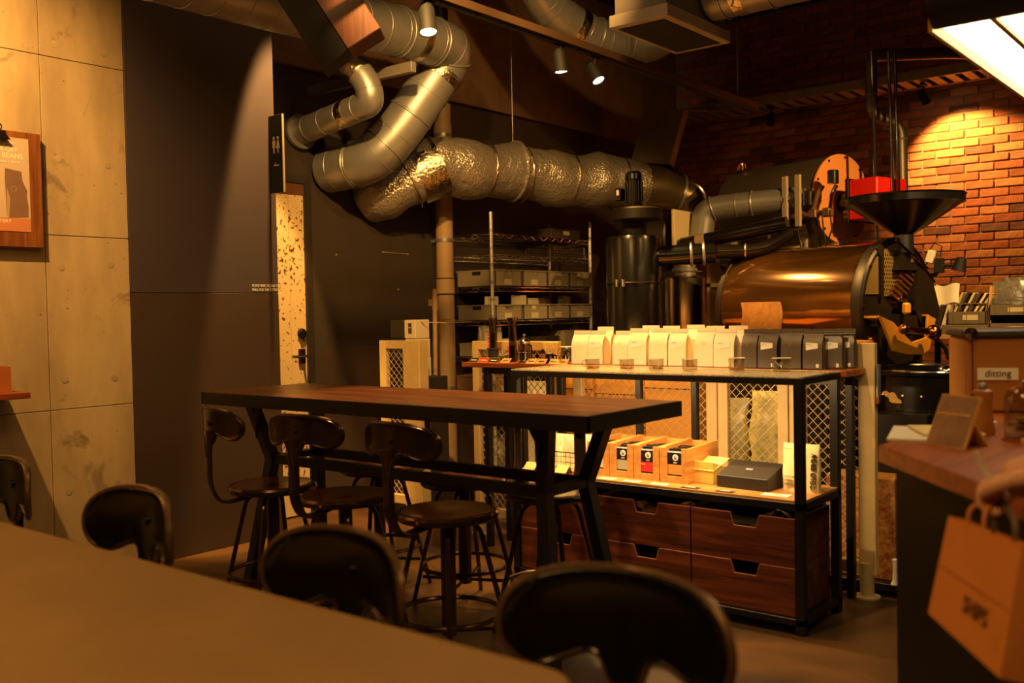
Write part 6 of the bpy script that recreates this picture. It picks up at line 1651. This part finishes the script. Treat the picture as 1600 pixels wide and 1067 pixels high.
xa = XW + .042; za = 2.095
MB().prism([(xa, za), (xa + .046, za), (xa + .046, za + .006), (xa + .009, za + .006), (xa + .02, za + .018), (xa + .014, za + .018)], (0, ys_, 0), (1, 0, 0), (0, 0, 1), .001).part('arrow', m_pic, t)

# ------------------------------------------------------------------ person with paper bag (only the hand is in the picture)
m_skin = M('skin', (240, 184, 156), .5, 0, .12, 20)
m_coat = M('black_coat_cloth', (20, 19, 22), .8, 0, .2, 20, bump=.2, bscale=60)
def skin_obj(name, chains, mat, parent, sub=2, loc=(0, 0, 0)):
    me = bpy.data.meshes.new(name); vs = []; es = []; rad = []; roots = []; idx = {}
    for ch in chains:
        prev = None
        for (key, p, r) in ch:
            if key in idx: i = idx[key]
            else:
                i = len(vs); vs.append(Vector(p) - Vector(loc)); rad.append(r); idx[key] = i
                if prev is None: roots.append(i)
            if prev is not None and prev != i: es.append((prev, i))
            prev = i
    me.from_pydata(vs, es, [])
    o = bpy.data.objects.new(name, me); COL.objects.link(o); o.location = loc
    md = o.modifiers.new('skin', 'SKIN'); md.use_smooth_shade = True
    sv = me.skin_vertices[0].data if me.skin_vertices else None
    if sv is None:
        bpy.context.view_layer.objects.active = o
    for i, r in enumerate(rad):
        me.skin_vertices[0].data[i].radius = r if isinstance(r, tuple) else (r, r)
        me.skin_vertices[0].data[i].use_root = i in roots
    s = o.modifiers.new('sub', 'SUBSURF'); s.levels = sub; s.render_levels = sub
    me.materials.append(mat)
    if parent is not None: attach(o, parent)
    return o
HP = Vector((-.372, 1.812, .952))      # middle of the palm
px_, py_ = .228, 2.14                    # where the person stands
LF = Vector((.629, -.777, 0)); FW = Vector((-.777, -.629, 0)); PO = Vector((px_, py_, 0))
def bp(l, f, z): return PO + LF * l + FW * f + Vector((0, 0, z))
body = [
    [('pel', bp(0, 0, .93), .08), ('wst', bp(0, .03, 1.08), .08), ('chs', bp(0, .10, 1.26), .085), ('nkb', bp(0, .14, 1.41), .06), ('nck', bp(0, .16, 1.47), .050), ('hd1', bp(0, .19, 1.535), .064), ('hd2', bp(0, .20, 1.61), .085), ('hd3', bp(0, .19, 1.69), .072)],
    [('pel', 0, 0), ('hpR', bp(-.10, 0, .86), .055), ('knR', bp(-.11, .02, .48), .045), ('akR', bp(-.11, 0, .09), .036), ('ftR', bp(-.12, .11, .03), .030)],
    [('pel', 0, 0), ('hpL', bp(.10, 0, .86), .055), ('knL', bp(.11, .02, .48), .045), ('akL', bp(.11, 0, .09), .036), ('ftL', bp(.13, .11, .03), .030)],
    [('chs', 0, 0), ('shR', bp(-.18, .12, 1.34), .050), ('elR', (-.075, 2.05, 1.12), .040), ('fa1', (-.21, 1.895, 1.02), .040), ('wr', (-.285, 1.820, .978), (.036, .033)), ('pm1', (-.330, 1.812, .966), (.046, .038)), ('pm2', tuple(HP), (.050, .038)), ('pm3', (-.398, 1.810, .950), (.044, .029))],
    [('chs', 0, 0), ('shL', bp(.18, .10, 1.34), .050), ('elL', bp(.25, .10, 1.06), .040), ('wrL', bp(.22, .24, .96), .03), ('haL', bp(.20, .30, .945), .032)],
]
fing = []
for i in range(4):
    o = Vector((.004 * abs(i - 1), -.034 + .024 * i, -.006 + .002 * i)); l_ = (.92, 1.0, .97, .8)[i]
    k0 = Vector((-.398, 1.808, .950)) + o
    f = [('f%d0' % i, k0, .0125), ('f%d1' % i, k0 + Vector((-.026, -.002, -.010)) * l_, .0122), ('f%d2' % i, k0 + Vector((-.030, -.002, -.034)) * l_, .0112), ('f%d3' % i, k0 + Vector((-.012, -.001, -.050)) * l_, .0102), ('f%d4' % i, k0 + Vector((.006, 0, -.046)) * l_, .0085)]
    fing.append(f)
fing.append([('t0', (-.345, 1.778, .962), .016), ('t1', (-.374, 1.758, .958), .0150), ('t2', (-.402, 1.750, .944), .0132), ('t3', (-.420, 1.758, .928), .0105)])
pr = thing('person', 'person in black reaching over the counter, one hand holding a brown paper bag', 'person', loc=(px_, py_, 0))
skin_obj('body', body + fing, m_skin, pr, 2)
# clothes: coat and trousers as sleeves round the body, hair cap
def clothing(name, chains, mat): return skin_obj(name, chains, mat, pr, 2)
clothing('coat', [
    [('a', bp(0, -.01, .78), (.16, .15)), ('b', bp(0, 0, .95), (.155, .145)), ('c', bp(0, .03, 1.10), (.145, .135)), ('d', bp(0, .10, 1.27), (.15, .14)), ('e', bp(0, .14, 1.40), (.085, .085))],
    [('d', 0, 0), ('s', bp(-.19, .12, 1.34), .075), ('f', (-.07, 2.055, 1.125), .062), ('g', (-.175, 1.935, 1.045), .055)],
    [('d', 0, 0), ('s2', bp(.19, .10, 1.34), .075), ('f2', bp(.255, .10, 1.06), .062), ('g2', bp(.23, .20, .985), .054)]], m_coat)
clothing('trousers', [[('h', bp(0, 0, .90), (.145, .135)), ('k', bp(-.10, 0, .80), .105), ('l', bp(-.11, .02, .48), .080), ('m', bp(-.11, 0, .06), .066)],
    [('h', 0, 0), ('k2', bp(.10, 0, .80), .105), ('l2', bp(.11, .02, .48), .080), ('m2', bp(.11, 0, .06), .066)]], m_coat)
MB().sphere(bp(0, .168, 1.675), .100, 20, (.96, .96, .98)).part('hair', M('dark_hair', (24, 18, 14), .6), pr)
MB().sphere(bp(0, .285, 1.605), .014, 10, (1, 1, 1.5)).part('nose', m_skin, pr)
for s_ in (-1, 1):
    MB().sphere(bp(.032 * s_, .272, 1.632), .010, 10).part('eye', m_white, pr)
    MB().sphere(bp(.090 * s_, .19, 1.615), .022, 10, (.6, .6, 1.2)).part('ear', m_skin, pr)
MB().sphere(bp(0, .276, 1.562), .014, 10, (1, 1, .35)).part('mouth', M('lips', (160, 84, 74), .5), pr)
for s_ in (-1, 1):
    sh = MB(T=Matrix.Translation(bp(.12 * s_, .05, .04)) @ Matrix.Rotation(math.atan2(FW.y, FW.x), 4, 'Z')); sh.sphere((0, 0, 0), .06, 14, (2.0, .8, .65)); sh.part('shoe', m_gloss, pr)

# paper bag
m_kraft = M('brown_kraft_paper', (232, 148, 76), .7, 0, .1, 7, bump=.1, bscale=14)
TL, BL, BR, TR = Vector((-.492, 1.839, .871)), Vector((-.520, 1.810, .698)), Vector((-.360, 1.617, .675)), Vector((-.334, 1.646, .878))
TL.z -= .0; nb = (TR - TL).cross(BL - TL).normalized()
if nb.dot(Vector((0, 0, 1.25)) - TL) > 0: nb = -nb      # points away from the camera
dpt = .085
t = thing('paper_bag', 'brown kraft paper carrier bag reading SHIPS hanging from the hand', 'paper bag', loc=(-.42, 1.72, .67))
b = MB()
q = [TL, TR, BR, BL]; q2 = [p + nb * (dpt * (.35 if i < 2 else 1.0)) for i, p in enumerate(q)]
b.add([*q, *q2], [(0, 1, 2, 3), (7, 6, 5, 4), (1, 5, 6, 2), (3, 7, 4, 0), (2, 6, 7, 3)])
b.part('bag', m_kraft, t, smooth=0, solid=0.0012)
fu = lambda s, v: TL.lerp(TR, s).lerp(BL.lerp(BR, s), v)
MB().add([fu(.0, .49) - nb * .001, fu(1, .49) - nb * .001, fu(1, .50) - nb * .0015, fu(0, .50) - nb * .0015], [(0, 1, 2, 3)]).part('fold_crease', M('kraft_crease', (188, 120, 64), .7), t, smooth=0, solid=.0006)
u_ = (BR - BL).normalized().lerp((TR - TL).normalized(), .4).normalized(); v_ = (fu(.5, .3) - fu(.5, .8)).normalized()
text('lettering', 'SHIPS', .040, fu(.44, .74) - nb * .0018, u_, v_, M('bag_print', (74, 44, 28), .7), t, sx=.85)
for k, (s0, s1, off, mt_) in enumerate(((.30, .52, 0.0, m_kraft), (.42, .70, .03, M('ribbon_handle', (110, 92, 84), .6)))):
    p0, p1 = fu(s0, .0) + nb * off, fu(s1, .0) + nb * off; gr = Vector((-.402 + .0, 1.800 + .012 * k, .920))
    pts = path_round([p0 - Vector((0, 0, .02)), p0 + Vector((0, 0, .03)), gr + (p0 - gr) * .08, gr + (p1 - gr) * .08, p1 + Vector((0, 0, .03)), p1 - Vector((0, 0, .02))], .02)
    MB().tube(pts, .0035 + .002 * k, 8).part('handle', mt_, t)
# receipt held in the hand
t = MB(); 
def fn2(u, v): return Vector((-.410 + .018 * u * (1 - .6 * v) - .030 * v, 1.782 - .010 * u + .012 * v, .945 + .050 * v + .006 * math.sin(u * 3)))
t.grid(fn2, 6, 8); t.thing('receipt', m_white, 'white receipt sticking out of the hand', 'paper', smooth=60, solid=.0006)
